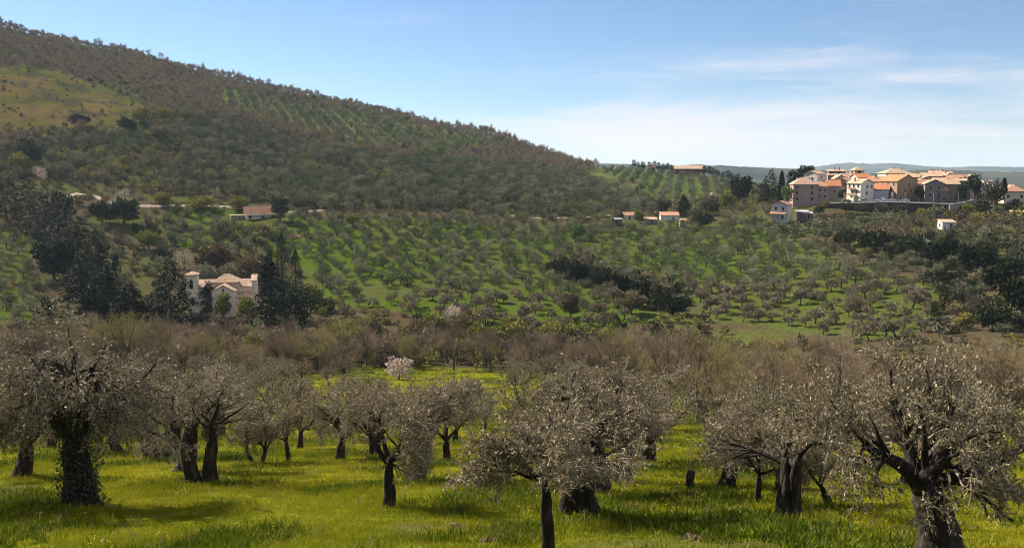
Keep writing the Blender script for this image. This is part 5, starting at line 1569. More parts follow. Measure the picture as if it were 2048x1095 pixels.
# ------------------------------------------------------------------ grass of the terrace
def tuft(seed, n, h, mat_slot=0, wdt=0.010, spread=0.22):
    rng = np.random.default_rng(seed)
    mb = MB()
    c = np.stack([rng.normal(0, spread, n), rng.normal(0, spread, n), np.full(n, -0.03)], 1)
    d = unit(np.stack([rng.normal(0, 0.35, n), rng.normal(0, 0.35, n), np.ones(n)], 1))
    ln = h * rng.uniform(0.5, 1.3, n)
    s = unit(np.cross(d, rng.normal(size=(n, 3))))
    b = unit(d + np.stack([rng.normal(0, 0.5, n), rng.normal(0, 0.5, n), np.full(n, -0.1)], 1))
    m = c + d * ln[:, None] * 0.6
    e = m + b * ln[:, None] * 0.45
    w = wdt * rng.uniform(0.7, 1.4, (n, 1))
    V = np.stack([c - s * w, c + s * w, m + s * w * 0.8, m - s * w * 0.8, e], 1).reshape(-1, 3)
    i = np.arange(n)[:, None] * 5
    mb.add(V, i + np.array([[0, 1, 2, 3]]), mat_slot)
    mb.f.append((i + np.array([[3, 2, 4]]), mat_slot))
    return mb


def terrace_points(seed, dens):
    """Random spots on the terrace with a density (per square metre) that depends on distance."""
    rng = np.random.default_rng(seed)
    P = []
    for r0, r1, dn in dens:
        area = (r1 * r1 - r0 * r0) / 2 * R(72)
        n = int(area * dn)
        r = np.sqrt(rng.uniform(r0 * r0, r1 * r1, n)); a = rng.uniform(R(-36), R(36), n)
        P.append(np.stack([r * np.sin(a), r * np.cos(a)], 1))
    P = np.concatenate(P)
    bare = fbm(P[:, 0], P[:, 1], 5, 22)
    P = P[rng.uniform(size=len(P)) > np.clip((bare - 0.70) * 7, 0, 0.75)]
    return np.column_stack([P, H(P[:, 0], P[:, 1])])


gp = terrace_points(77, [(9, 20, 30), (20, 32, 20), (32, 50, 9), (50, 85, 3), (85, 180, 0.9)])
gr = np.hypot(gp[:, 0], gp[:, 1])
lush = fbm(gp[:, 0], gp[:, 1], 3.0, 41)
which = np.where(RNG.uniform(size=len(gp)) < 0.06, 3, np.where((lush > 0.58) & (RNG.uniform(size=len(gp)) < 0.6), 2, RNG.integers(0, 2, len(gp))))
gs = np.interp(gr, [9, 30, 60, 170], [0.85, 1.0, 1.7, 2.6]) * RNG.uniform(0.6, 1.25, len(gp)) * np.clip(0.55 + lush, 0.6, 1.4)
scatter_stuff('grass', [tuft(1, 40, 0.11, 0, 0.008), tuft(2, 40, 0.09, 0, 0.008), tuft(3, 36, 0.18, 2, 0.011, 0.15), tuft(4, 14, 0.22, 1, 0.005)], gp, which, RNG.uniform(0, 6.28, len(gp)),
              gs[:, None] * np.stack([np.ones(len(gp)), np.ones(len(gp)), np.interp(gr, [9, 60, 170], [1, 0.75, 0.5])], 1), [M['grass'], M['grass_dry'], M['grass_lush']])
fl = terrace_points(78, [(10, 40, 0.4), (40, 70, 0.15)])
fl = fl[fbm(fl[:, 0], fl[:, 1], 6, 44) > 0.55]
def flower(seed):
    rng = np.random.default_rng(seed); mb = MB()
    c = np.stack([rng.normal(0, 0.15, 5), rng.normal(0, 0.15, 5), rng.uniform(0.12, 0.24, 5)], 1)
    for k in range(5):
        a = rng.uniform(0, 6.28, 5) + k * 1.257
        d = np.stack([np.cos(a), np.sin(a), 0.35 + 0 * a], 1)
        mb.leaves(c, d, np.tile([0, 0, 1.0], (5, 1)), np.full(5, 0.022), np.full(5, 0.018))
    return mb
scatter_stuff('wildflowers', [flower(1), flower(2)], fl, RNG.integers(0, 2, len(fl)), RNG.uniform(0, 6.28, len(fl)), np.ones((len(fl), 3)), [M['petal']])

# ------------------------------------------------------------------ buildings
def wall_mat(name, c, rough=0.9, stone=0.0):
    d = tuple(q * (0.72 - 0.2 * stone) for q in c); l = tuple(min(0.9, q * (1.12 + 0.25 * stone)) for q in c)
    return noise_mat(name, [d, c, l], 1.2 if not stone else 2.6, rough, 0.35 if not stone else 0.8, 9, detail=7, spec=0.15)


WM = {
    'pink': wall_mat('plaster_pink_brown', (0.36, 0.25, 0.21)), 'white': wall_mat('plaster_white', (0.70, 0.63, 0.53)), 'cream': wall_mat('plaster_cream', (0.72, 0.58, 0.41)),
    'stone': wall_mat('rubble_stone_grey', (0.24, 0.20, 0.17), stone=0.5), 'brown': wall_mat('rubble_stone_brown', (0.33, 0.225, 0.15), stone=0.5),
    'grey': wall_mat('plaster_grey', (0.55, 0.51, 0.47)), 'church': wall_mat('church_plaster', (0.72, 0.60, 0.45)), 'red': wall_mat('barn_red', (0.20, 0.065, 0.050)),
    'dark': wall_mat('shed_dark', (0.16, 0.11, 0.09)), 'retain': wall_mat('retaining_stone', (0.065, 0.056, 0.048), stone=0.8), 'concrete': wall_mat('concrete', (0.26, 0.24, 0.22)),
}
RM = {
    'terracotta': tile_mat('tiles_terracotta', (0.26, 0.13, 0.085), (0.38, 0.20, 0.13), (0.47, 0.28, 0.19)),
    'orange': tile_mat('tiles_orange', (0.32, 0.13, 0.065), (0.44, 0.18, 0.09), (0.52, 0.25, 0.13)),
    'pinkish': tile_mat('tiles_pink', (0.34, 0.21, 0.16), (0.44, 0.28, 0.215), (0.52, 0.35, 0.28)),
    'tan': tile_mat('tiles_tan', (0.27, 0.18, 0.115), (0.42, 0.29, 0.195), (0.54, 0.40, 0.285)),
    'old': tile_mat('tiles_weathered', (0.17, 0.11, 0.085), (0.42, 0.28, 0.205), (0.58, 0.43, 0.33)),
    'tin': plain_mat('sheet_roof_grey', (0.55, 0.55, 0.56), 0.5), 'pale': plain_mat('sheet_roof_white', (0.75, 0.74, 0.72), 0.5),
}
GLASS = plain_mat('window_glass_dark', (0.018, 0.020, 0.024), 0.12, 0, 0.6)
SHUT = plain_mat('shutter_brown', (0.09, 0.055, 0.035), 0.7)
TRIM = plain_mat('window_surround', (0.50, 0.43, 0.36), 0.85)
METAL = plain_mat('galvanised_metal', (0.42, 0.43, 0.44), 0.45, 0.4)
RAILW = plain_mat('pale_concrete_coping', (0.62, 0.58, 0.52), 0.85)
ASPH = noise_mat('asphalt', [(0.10, 0.095, 0.09), (0.16, 0.15, 0.14)], 2, 0.95)
GRAVEL = noise_mat('gravel_track', [(0.19, 0.145, 0.10), (0.28, 0.22, 0.165)], 0.8, 0.95, 0.5, 5)
EARTH = noise_mat('red_earth', [(0.22, 0.11, 0.07), (0.36, 0.19, 0.12)], 0.8, 0.95, 0.5, 5)


def roof_mesh(kind, w, d, h, rise, oh=0.45, th=0.22):
    """Roof slabs with thickness over a w x d plan whose eaves sit at height h."""
    mb = MB()
    W, D = w / 2 + oh, d / 2 + oh

    def slab(top):
        top = np.array(top, float)
        n = len(top)
        V = np.concatenate([top, top - [0, 0, th]])
        mb.add(V, [[i, n + i, n + (i + 1) % n, (i + 1) % n] for i in range(n)])
        mb.f.append((np.array([list(range(n))]) + mb.n - 2 * n, 0))
        mb.f.append((np.array([list(range(2 * n - 1, n - 1, -1))]) + mb.n - 2 * n, 0))
    s = h + th
    if kind == 'gable_x':
        k = rise / (d / 2); e = s - oh * k
        slab([(-W, -D, e), (W, -D, e), (W, 0, s + rise), (-W, 0, s + rise)])
        slab([(W, D, e), (-W, D, e), (-W, 0.002, s + rise), (W, 0.002, s + rise)])
    elif kind == 'gable_y':
        k = rise / (w / 2); e = s - oh * k
        slab([(-W, D, e), (-W, -D, e), (0, -D, s + rise), (0, D, s + rise)])
        slab([(W, -D, e), (W, D, e), (0.002, D, s + rise), (0.002, -D, s + rise)])
    elif kind == 'hip':
        k = rise / (min(w, d) / 2); e = s - oh * k
        if w >= d:
            q = W - D
            a, b = (-q, 0, s + rise), (q + 0.001, 0, s + rise)
            slab([(-W, -D, e), (W, -D, e), b, a]); slab([(W, D, e), (-W, D, e), a, b])
            slab([(-W, D, e), (-W, -D, e), a]); slab([(W, -D, e), (W, D, e), b])
        else:
            q = D - W
            a, b = (0, -q, s + rise), (0, q + 0.001, s + rise)
            slab([(-W, D, e), (-W, -D, e), a, b]); slab([(W, -D, e), (W, D, e), b, a])
            slab([(-W, -D, e), (W, -D, e), a]); slab([(W, D, e), (-W, D, e), b])
    elif kind == 'shed':
        slab([(-W, -D, s), (W, -D, s), (W, D, s + rise), (-W, D, s + rise)])
    elif kind == 'flat':
        slab([(-W, -D, s), (W, -D, s), (W, D, s), (-W, D, s)])
    return mb


def wall_mesh(kind, w, d, h, rise, deep=4.0, flush=0.02):
    mb = MB()
    a, b = w / 2, d / 2
    r = rise * 0.985
    if kind == 'gable_y':
        mb.prism([(-a, -deep), (a, -deep), (a, h), (0, h + r), (-a, h)], 'y', -b, b)
    elif kind == 'gable_x':
        mb.prism([(-b, -deep), (b, -deep), (b, h), (0, h + r), (-b, h)], 'x', -a, a)
    elif kind == 'shed':
        mb.prism([(-b, -deep), (b, -deep), (b, h + r), (-b, h)], 'x', -a, a)
    else:
        mb.box((0, 0, (h - deep) / 2), (w, d, h + deep))
    return mb


def window(parent, face, s, z, ww, wh, w, d, trim=TRIM, shut=False, name='window'):
    """Framed opening on the front, left, right or back wall; s is the place along the wall (-0.5..0.5)."""
    yaw = {'front': 0, 'right': pi / 2, 'back': pi, 'left': -pi / 2}[face]
    half = d / 2 if face in ('front', 'back') else w / 2
    length = w if face in ('front', 'back') else d
    px, py = s * length, -half
    x = px * cos(yaw) - py * sin(yaw); y = px * sin(yaw) + py * cos(yaw)
    mb = MB()
    t = 0.12
    mb.box((0, -0.03, wh / 2 + t / 2), (ww + 2 * t, 0.10, t)); mb.box((0, -0.06, -wh / 2 - t / 2), (ww + 2 * t + 0.1, 0.18, t))
    mb.box((-ww / 2 - t / 2, -0.03, 0), (t, 0.10, wh)); mb.box((ww / 2 + t / 2, -0.03, 0), (t, 0.10, wh))
    f = obj(name, mb.mesh(name, trim), parent, (x, y, z), yaw)
    p = MB(); p.box((0, 0.0, 0), (ww - 0.004, 0.05, wh - 0.004))
    obj('pane', p.mesh('pane', GLASS), f)
    if shut:
        for sd in (-1, 1):
            q = MB(); q.box((sd * (ww * 0.75 + t + 0.02), -0.05, 0), (ww * 0.48, 0.06, wh))
            obj('shutter', q.mesh('shutter', SHUT), f)
    return f


def house(name, label, cat, u, r, v_base, v_eave, theta, w, d, roof, rise, wall, tiles, fr=None, lf=None, rt=None, corner='left', chimneys=1, group=None, winsize=(0.95, 1.35),
          shut=False, deep=5.0, door=None, oh=0.45):
    """A building whose nearest upright corner stands at photo column u, r metres away; theta turns its front to the right (+) or left (-)."""
    az, _ = ray(u, V_HOR)
    zb = r * ray(u, v_base)[1]; h = r * ray(u, v_eave)[1] - zb
    yaw = R(theta) - az
    sx = 1 if corner == 'left' else -1
    ox, oy = sx * w / 2, d / 2
    cx = r * sin(az) + ox * cos(yaw) - oy * sin(yaw); cyy = r * cos(az) + ox * sin(yaw) + oy * cos(yaw)
    t = thing(name, label, cat, (cx, cyy, zb), yaw, group)
    obj('wall', wall_mesh(roof, w, d, h, rise, deep).mesh('wall', WM[wall]), t)
    ro = obj('roof', roof_mesh(roof, w, d, h, rise, oh).mesh('roof', RM[tiles]), t)
    rg = np.random.default_rng(int(u * 7 + r))
    for c in range(chimneys):
        m = MB(); px, py = rg.uniform(-0.3, 0.3) * w, rg.uniform(-0.05, 0.3) * d
        zt = h + rise * 0.5
        m.box((px, py, zt + 0.6), (0.6, 0.6, 2.0)); m.box((px, py, zt + 1.68), (0.85, 0.85, 0.14))
        obj('chimney', m.mesh('chimney', WM['brown' if wall in ('brown', 'stone') else 'pink']), ro)
    ww, wh = winsize
    for face, grid in (('front', fr), ('left', lf), ('right', rt)):
        if not grid:
            continue
        for s, f in grid:
            window(t, face, s, h * f, ww, wh, w, d, shut=shut and rg.uniform() < 0.6)
    if door:
        face, s = door
        window(t, face, s, 1.05, 1.1, 2.1, w, d, name='door')
    TAKEN.append((cx, cyy, max(w, d) * 0.6))
    return t, w, d, h


VG = 'stone and plaster houses of the hill village'
G23 = [(s, f) for f in (0.18, 0.50, 0.82) for s in (-0.34, 0.28)]
house('village_house', 'three storey pink-brown house with six dark windows at the left end of the village', 'house', 1588, 438, 403.5, 368, 14, 11.4, 9, 'hip', 3.0, 'pink', 'pinkish', G23, [(0.1, 0.3), (0.1, 0.75)], group=VG, chimneys=2, winsize=(1.15, 1.5))
house('village_house', 'low shaded house with pinkish roof joined right of the pink-brown three storey house', 'house', 1634, 441, 401, 372.5, 8, 5.6, 7, 'gable_x', 2.0, 'pink', 'terracotta', [(-0.2, 0.75), (0.25, 0.75), (-0.2, 0.35), (0.25, 0.3)], group=VG)
house('village_house', 'shaded house with a vivid orange roof left of the white house', 'house', 1656, 442, 400, 371, 6, 6.0, 7, 'gable_x', 2.5, 'stone', 'orange', [(0.1, 0.6)], group=VG, chimneys=0)
house('village_house', 'pale grey gabled house rising behind the pink-brown three storey house', 'house', 1635, 472, 372, 347.5, -32, 7.4, 7.5, 'gable_y', 1.5, 'grey', 'tan', [(0.1, 0.6)], None, [(0.0, 0.7)], corner='right', group=VG, chimneys=0)
house('village_house', 'long grey-brown house with dark flat roof behind the vivid orange roof', 'house', 1656, 486, 371, 350.5, 4, 13.5, 8, 'shed', 0.6, 'brown', 'old', [(-0.2, 0.45), (0.3, 0.5)], group=VG, chimneys=1)
house('village_ruin', 'dark roofless looking upper house above the long flat-roofed house', 'house', 1658, 498, 360, 342.5, 10, 8.5, 6, 'shed', 0.9, 'dark', 'old', [(-0.1, 0.7), (0.25, 0.7)], group=VG, chimneys=2)
house('village_house', 'cream gabled house with small orange roof under the bell tower', 'house', 1716, 468, 378, 355, 28, 7.0, 8, 'gable_x', 1.9, 'cream', 'orange', [(0.2, 0.7)], [(0, 0.6)], group=VG, chimneys=1)
house('village_house', 'brown gabled house with a dark balcony recess left of the white house', 'house', 1699, 458, 388, 363.5, -22, 6.8, 9, 'gable_y', 1.8, 'brown', 'tan', [(-0.15, 0.28), (0.2, 0.28), (0.2, 0.8)], corner='right', group=VG, chimneys=1, winsize=(1.5, 1.9))
th, w_, d_, h_ = house('village_house', 'tall white house with sunlit left side and shaded right gable by the road', 'house', 1723, 432, 404, 366.5, 45, 8.0, 8.6, 'gable_y', 1.9, 'white', 'tan',
                       [(0.0, 0.83), (0.33, 0.83), (-0.02, 0.48), (-0.05, 0.12)], [(-0.32, 0.86), (0.0, 0.86), (0.32, 0.86), (-0.1, 0.5), (0.2, 0.5)], group=VG, chimneys=1)
for zz in (0.36, 0.68):
    m = MB(); m.box((-w_ / 2 - 0.55, 0.2, h_ * zz), (1.1, 5.2, 0.16)); m.box((-w_ / 2 - 1.05, 0.2, h_ * zz + 0.5), (0.06, 5.2, 0.9))
    obj('balcony', m.mesh('balcony', WM['brown']), th)
m = MB()
for i in range(8):
    m.box((-w_ / 2 - 0.8, -1.5 + i * 0.32, 0.15 + (7 - i) * 0.16), (1.5, 0.32, 0.32 * 1.0 + (7 - i) * 0.32))
obj('outside_stair', m.mesh('outside_stair', WM['cream']), th)
house('village_house', 'grey house with orange roof right of the tall white house', 'house', 1747, 440, 402, 378, -6, 7.0, 7, 'gable_x', 2.4, 'grey', 'orange', None, corner='left', group=VG, chimneys=0)
th, w_, d_, h_ = house('village_house', 'large brown stone house with orange roof and outside stair in the middle of the village', 'house', 1796, 438, 402, 362, 42, 11.4, 12.0, 'gable_y', 2.9, 'brown', 'orange',
                       [(0.1, 0.85), (-0.1, 0.5), (0.2, 0.5), (-0.3, 0.15)], [(-0.3, 0.85), (0.0, 0.85), (0.3, 0.85), (-0.3, 0.5)], group=VG, chimneys=2)
m = MB()
for i in range(10):
    m.box((-w_ / 2 - 0.75, -4.6 + i * 0.5, 0.3 + (9 - i) * 0.2), (1.45, 0.5, 0.6 + (9 - i) * 0.4))
obj('outside_stair', m.mesh('outside_stair', WM['brown']), th)
house('village_house', 'cream house with tan hipped roof and tall chimneys behind the large brown house', 'house', 1772, 488, 376, 346, 24, 13.0, 10, 'hip', 2.2, 'cream', 'tan', [(-0.3, 0.8)], [(0.0, 0.7), (0.3, 0.7)], group=VG, chimneys=3)
house('village_house', 'tan roofed house behind, between the cream hipped house and the ridge roofs', 'house', 1814, 478, 372, 354.5, 6, 9.0, 8, 'gable_x', 1.9, 'brown', 'tan', [(-0.2, 0.6), (0.2, 0.6)], group=VG)
house('village_house', 'low dark house with orange roof between the large brown house and grey gable', 'house', 1827, 446, 401, 370, 5, 7.2, 7, 'gable_x', 2.5, 'stone', 'terracotta', [(0.0, 0.7)], group=VG)
house('village_house', 'grey stone gabled house facing the road right of the large brown house', 'house', 1852, 436, 404.5, 367.5, 10, 8.0, 9, 'gable_y', 1.9, 'stone', 'tan', [(-0.22, 0.78), (0.22, 0.78), (-0.22, 0.4), (0.22, 0.4)], group=VG)
house('village_house', 'stone house with tan roof and lower lean-to, right of the grey stone gable', 'house', 1885, 443, 402, 368, 14, 7.6, 8, 'gable_x', 2.0, 'brown', 'tan', [(-0.2, 0.6)], group=VG)
house('village_house', 'small lean-to with orange tiles against the grey stone gable', 'house', 1883, 436, 403, 382, 14, 3.4, 6, 'shed', 1.6, 'stone', 'terracotta', [(0.0, 0.3)], group=VG, chimneys=0)
th, w_, d_, h_ = house('village_house', 'high bare grey wall of the old fort at the right end of the village', 'house', 1943, 447, 403, 362, -12, 8.2, 8, 'shed', 0.8, 'stone', 'tan', [(0.25, 0.3)], None, [(0.1, 0.7)], corner='right', group=VG, chimneys=0)
house('village_house', 'tan roof at the back left of the ridge roofs', 'house', 1846, 490, 370, 352.5, 8, 9, 8, 'gable_x', 1.7, 'stone', 'tan', [(0, 0.6)], group=VG)
house('village_house', 'tan roof at the very back with the highest chimneys on the right', 'house', 1872, 500, 366, 349.5, 12, 8, 8, 'gable_x', 1.7, 'brown', 'tan', [(0, 0.6)], group=VG, chimneys=2)
house('village_house', 'tan and orange roofed house behind the old fort wall', 'house', 1897, 474, 374, 358, 10, 9, 8, 'gable_x', 1.9, 'brown', 'terracotta', [(0, 0.6)], group=VG, chimneys=1)
house('village_house', 'small tan roof between the bell tower house and the large brown house', 'house', 1745, 478, 376, 359, 10, 5.8, 7, 'gable_x', 1.7, 'stone', 'tan', [(0, 0.5)], group=VG, chimneys=1)
house('village_house', 'cream house with red-brown hipped roof at the right edge of the picture', 'house', 2011, 462, 405, 382, 14, 9.2, 8.5, 'hip', 2.6, 'cream', 'terracotta', [(-0.3, 0.55), (0.3, 0.55), (0.0, 0.2)], [(0.0, 0.5)], group=VG, chimneys=1)
th, w_, d_, h_ = house('village_house', 'grey-white two storey house with a tiled porch below the left end of the village', 'house', 1578, 398, 441, 409.5, -16, 7.2, 7, 'gable_y', 1.5, 'grey', 'terracotta', [(-0.22, 0.75), (0.22, 0.75), (-0.2, 0.2), (0.2, 0.2)], corner='right', group=VG, chimneys=1)
m = roof_mesh('shed', 6.6, 2.0, 0, 0.7, 0.25, 0.14)
obj('porch_roof', m.mesh('porch_roof', RM['terracotta']), th, (-0.2, -d_ / 2 - 1.1, h_ * 0.42))
m = MB()
for sx in (-2.9, -1.0, 1.0, 2.7):
    m.box((sx, -d_ / 2 - 1.9, h_ * 0.42 / 2 - 0.6), (0.28, 0.28, h_ * 0.42 + 1.2))
obj('porch_pillars', m.mesh('porch_pillars', WM['grey']), th)
for k, (uu, vb, ve, ww, lab) in enumerate([(1598, 435, 424, 5.0, 'grey sheet roofed shed right of the porch house'), (1610, 437, 427, 4.0, 'smaller grey sheet roofed shed, second right of the porch house')]):
    house('shed', lab, 'shed', uu, 402, vb, ve, 10, ww, 4, 'shed', 0.5, 'dark', 'tin', chimneys=0, oh=0.2, door=('front', 0.1))

for (u, r, vb, ve, w, tl, wl, lab) in (
        (1671, 470, 384, 357, 5.5, 'tan', 'stone', 'narrow grey house with tan roof just above the vivid orange roof'),
        (1688, 480, 376, 354, 6.5, 'old', 'brown', 'weathered roof above the balcony house, left of the bell tower house'),
        (1737, 458, 388, 363, 5.0, 'terracotta', 'cream', 'small terracotta roof peeping over the tall white house'),
        (1802, 468, 386, 358.5, 6.0, 'tan', 'stone', 'tan roof rising directly behind the large brown house, left part'),
        (1838, 466, 388, 360.5, 6.5, 'old', 'brown', 'weathered roof between the large brown house and the grey gable, upper row'),
        (1866, 460, 390, 363, 6.0, 'pinkish', 'stone', 'pinkish roof right above the grey stone gable'),
        (1908, 460, 388, 362, 6.0, 'old', 'stone', 'weathered roof left of the old fort wall'),
        (1930, 476, 380, 357.5, 6.0, 'tan', 'brown', 'tan roof peeping over the old fort wall'),
        (1858, 508, 364, 348, 5.5, 'pinkish', 'brown', 'pinkish roof at the top of the village, left of the highest chimneys'),
        (1888, 492, 370, 352, 6.0, 'old', 'stone', 'weathered roof right of the highest chimneys'),
        (1790, 505, 368, 348, 6.0, 'terracotta', 'stone', 'terracotta roof behind the cream hipped house, right end'),
        (1622, 476, 372, 351, 5.0, 'terracotta', 'brown', 'brown house end behind the hipped roof of the pink-brown house')):
    house('village_house', lab, 'house', u, r, vb, ve, RNG.uniform(-8, 24), w, RNG.uniform(5.5, 7.5), ['gable_x', 'gable_y'][int(RNG.integers(2))], RNG.uniform(1.4, 2.0), wl, tl,
          [(-0.2, 0.65), (0.22, 0.65), (0.0, 0.25)], group=VG, winsize=(0.8, 1.1))

# bell tower of the village
az, _ = ray(1714, V_HOR)
r = 494.0
zb = r * ray(1714, 366)[1]; ht = r * ray(1714, 340)[1] - zb
t = thing('bell_tower', 'square pinkish bell tower with arched openings rising above the village roofs', 'bell tower', (r * sin(az), r * cos(az), zb), R(26) - az)
m = MB(); m.box((0, 0, ht / 2 - 2), (5.2, 5.2, ht + 4)); m.box((0, 0, ht * 0.52), (5.6, 5.6, 0.25))
obj('wall', m.mesh('wall', WM['pink']), t)
obj('roof', roof_mesh('hip', 5.2, 5.2, ht, 1.5, 0.5).mesh('roof', RM['tan']), t)
arch = [(-0.85, -1.3), (0.85, -1.3), (0.85, 0.5)] + [(0.85 * cos(a), 0.5 + 0.85 * sin(a)) for a in np.linspace(0.3, pi - 0.3, 6)] + [(-0.85, 0.5)]
for face in range(4):
    m = MB(); m.prism(arch, 'y', -0.06, 0.06)
    yw = face * pi / 2
    obj('bell_opening_shade', m.mesh('bell_opening_shade', GLASS), t, (2.62 * sin(yw), -2.62 * cos(yw), ht * 0.76), yw)  # flat dark plate on the solid wall paints the shade inside the arch

# ------------------------------------------------------------------ the church in the trees
az, _ = ray(440, V_HOR)
cr = 296.0
zb = cr * ray(447, 637)[1]
px = cr / F_PX
t = thing('church', 'cream church with tiled roofs and square bell tower among dark trees', 'church', (cr * sin(az), cr * cos(az), zb), R(-9) - az, scale=(0.91, 1, 1))
hN = 10.6          # nave eaves
m = MB(); m.box((0, 5.0, hN / 2 - 2), (20.0, 7.0, hN + 4)); obj('wall', m.mesh('wall', WM['church']), t)
rf = obj('roof', roof_mesh('gable_x', 20.0, 7.0, hN, 1.9, 0.4, 0.25).mesh('roof', RM['old']), t, (0, 5.0, 0))
aw = MB()
aw.prism([(-2.0, -4), (1.5, -4), (1.5, 8.6), (-2.0, 7.2)], 'x', -10.0, -3.95); aw.prism([(-2.0, -4), (1.5, -4), (1.5, 8.6), (-2.0, 7.2)], 'x', 3.95, 9.6)
obj('aisle_wall', aw.mesh('aisle_wall', WM['church']), t)
for (x0, x1, lab) in ((-10.3, -3.95, 'left'), (3.95, 9.8, 'right')):
    rm = roof_mesh('shed', x1 - x0, 3.5, 0, 1.55, 0.12, 0.22)
    obj('aisle_roof', rm.mesh('aisle_roof', RM['old']), t, ((x0 + x1) / 2, -0.25, 7.15))
gw = wall_mesh('gable_y', 7.9, 9.0, 9.6, 2.0, 4)
tr_ = obj('transept', gw.mesh('transept', WM['church']), t, (0, 1.0, 0))
obj('transept_roof', roof_mesh('gable_y', 7.9, 9.0, 9.6, 2.0, 0.35, 0.22).mesh('transept_roof', RM['tan']), t, (0, 1.0, 0))
m = MB(); m.tubes(np.array([[[0, -3.60, 10.0], [0, -3.35, 10.0]]]), np.array([[0.42, 0.42]]), 14)
oc = obj('round_window', m.mesh('round_window', TRIM), t)
m = MB(); m.prism([(0.36 * cos(a), 10.0 + 0.36 * sin(a)) for a in np.linspace(0, 2 * pi, 15)[:-1]], 'y', -3.56, -3.45)
obj('pane', m.mesh('pane', GLASS), oc)
m = MB(); m.box((0, 6.0, 6.2), (9.0, 7.2, 11.6)); obj('crossing', m.mesh('crossing', WM['church']), t)
obj('crossing_roof', roof_mesh('hip', 9.0, 7.2, 12.0, 2.2, 0.35, 0.2).mesh('crossing_roof', RM['tan']), t, (0, 6.0, 0))
m = MB(); m.box((0, 4.4, 13.2), (0.12, 0.12, 3.2)); obj('finial', m.mesh('finial', METAL), t, (0, -2.6, 0))
m = MB(); m.box((10.55, 1.6, 5.4), (1.1, 7.6, 14.8)); fc = obj('facade_wall', m.mesh('facade_wall', WM['church']), t)
obj('facade_roof', roof_mesh('gable_x', 1.6, 7.6, 12.8, 1.6, 0.3, 0.2).mesh('facade_roof', RM['old']), t, (10.55, 1.6, 0))
m = MB(); m.box((10.3, 1.6, 15.5), (0.12, 0.12, 2.2)); m.box((10.3, 1.6, 16.1), (0.9, 0.12, 0.12)); obj('cross', m.mesh('cross', METAL), t)
for sx in (5.4, 7.4):
    window(t, 'front', sx / 21.6, 9.5, 0.5, 0.9, 21.6, -3.0 + 0.04) if False else None
# its square bell tower
tw = MB(); tw.box((-11.2, 0.6, 5.6), (3.7, 3.7, 19.0)); tw.box((-11.2, 0.6, 9.2), (3.95, 3.95, 0.22))
obj('bell_tower', tw.mesh('bell_tower', WM['church']), t)
obj('tower_roof', roof_mesh('hip', 3.7, 3.7, 15.1, 0.8, 0.5, 0.2).mesh('tower_roof', RM['old']), t, (-11.2, 0.6, 0))
arch2 = [(-0.5, -1.7), (0.5, -1.7), (0.5, 0.8)] + [(0.5 * cos(a), 0.8 + 0.5 * sin(a)) for a in np.linspace(0.3, pi - 0.3, 5)] + [(-0.5, 0.8)]
for yw in (0, pi / 2, pi, -pi / 2):
    m = MB(); m.prism(arch2, 'y', -0.06, 0.06)
    obj('bell_opening_shade', m.mesh('bell_opening_shade', GLASS), t, (-11.2 + 1.87 * sin(yw), 0.6 - 1.87 * cos(yw), 12.2), yw)  # dark plate in place of the shaded inside of the open arch
TAKEN.append((cr * sin(az), cr * cos(az), 12))

# ------------------------------------------------------------------ village road, wall, lamps, cars
def arc_pts(us, r, zf):
    P = []
    for u, rr, z in zip(us, r, zf):
        az = ray(u, V_HOR)[0]
        P.append((rr * sin(az), rr * cos(az), z))
    return np.array(P)


WU = np.linspace(1652, 1902, 44)
WR = np.interp(WU, [1652, 1700, 1870, 1902], [424, 421, 421, 422])
WT = np.array([rr * ray(u, v)[1] for u, rr, v in zip(WU, WR, np.interp(WU, [1652, 1700, 1780, 1850, 1902], [407.2, 406.4, 404.6, 406.2, 408.5]))])
WP = arc_pts(WU, WR, WT)


def strip_wall(P, thick, depth, mb, top_h=0.0):
    """A wall along a line: P is its top edge facing the camera; it reaches depth metres down."""
    n = len(P)
    T = np.gradient(P[:, :2], axis=0); T /= np.linalg.norm(T, axis=1, keepdims=True)
    Nn = np.stack([-T[:, 1], T[:, 0]], 1) * thick
    dd = np.asarray(depth) * np.ones(n)
    f = P + [0, 0, top_h]
    b = f.copy(); b[:, :2] += Nn
    fl = f.copy(); fl[:, 2] -= dd; bl = b.copy(); bl[:, 2] -= dd
    V = np.stack([f, b, bl, fl], 1).reshape(-1, 3)
    i = np.arange(n - 1)[:, None] * 4
    for q in range(4):
        w = (q + 1) % 4
        mb.add(V if q == 0 else np.zeros((0, 3)), [[0, 0, 0, 0]] if False else np.zeros((0, 4), int))
        mb.f.append((np.concatenate([i + q, i + w, i + w + 4, i + q + 4], 1) + mb.n - len(V), 0))
    mb.f.append((np.array([[0, 1, 2, 3]]) + mb.n - len(V), 0))
    mb.f.append((np.array([[3, 2, 1, 0]]) + mb.n - 4, 0))


t = thing('retaining_wall', 'long dark stone retaining wall carrying the village road', 'wall')
m = MB(); strip_wall(WP, 0.8, np.interp(WU, [1652, 1740, 1902], [3.0, 8.0, 10.0]), m)
obj('masonry', m.mesh('masonry', WM['retain']), t)
m = MB(); strip_wall(WP + [0, 0, 0.16], 0.95, 0.16, m)
obj('coping', m.mesh('coping', RAILW), t)
t = thing('guard_rail', 'thin pale guard rail along the top of the village retaining wall', 'guard rail')
m = MB(); strip_wall(WP[:30] + [0.0, 0.3, 0.95], 0.08, 0.22, m); obj('rail', m.mesh('rail', RAILW), t)
pm = MB(); pm.box((0, 0, 0.33), (0.12, 0.1, 0.66)); pme = pm.mesh('post', METAL)
for q in range(0, 30, 2):
    obj('post', pme, t, tuple(WP[q] + np.array([0, 0.36, 0.16])))
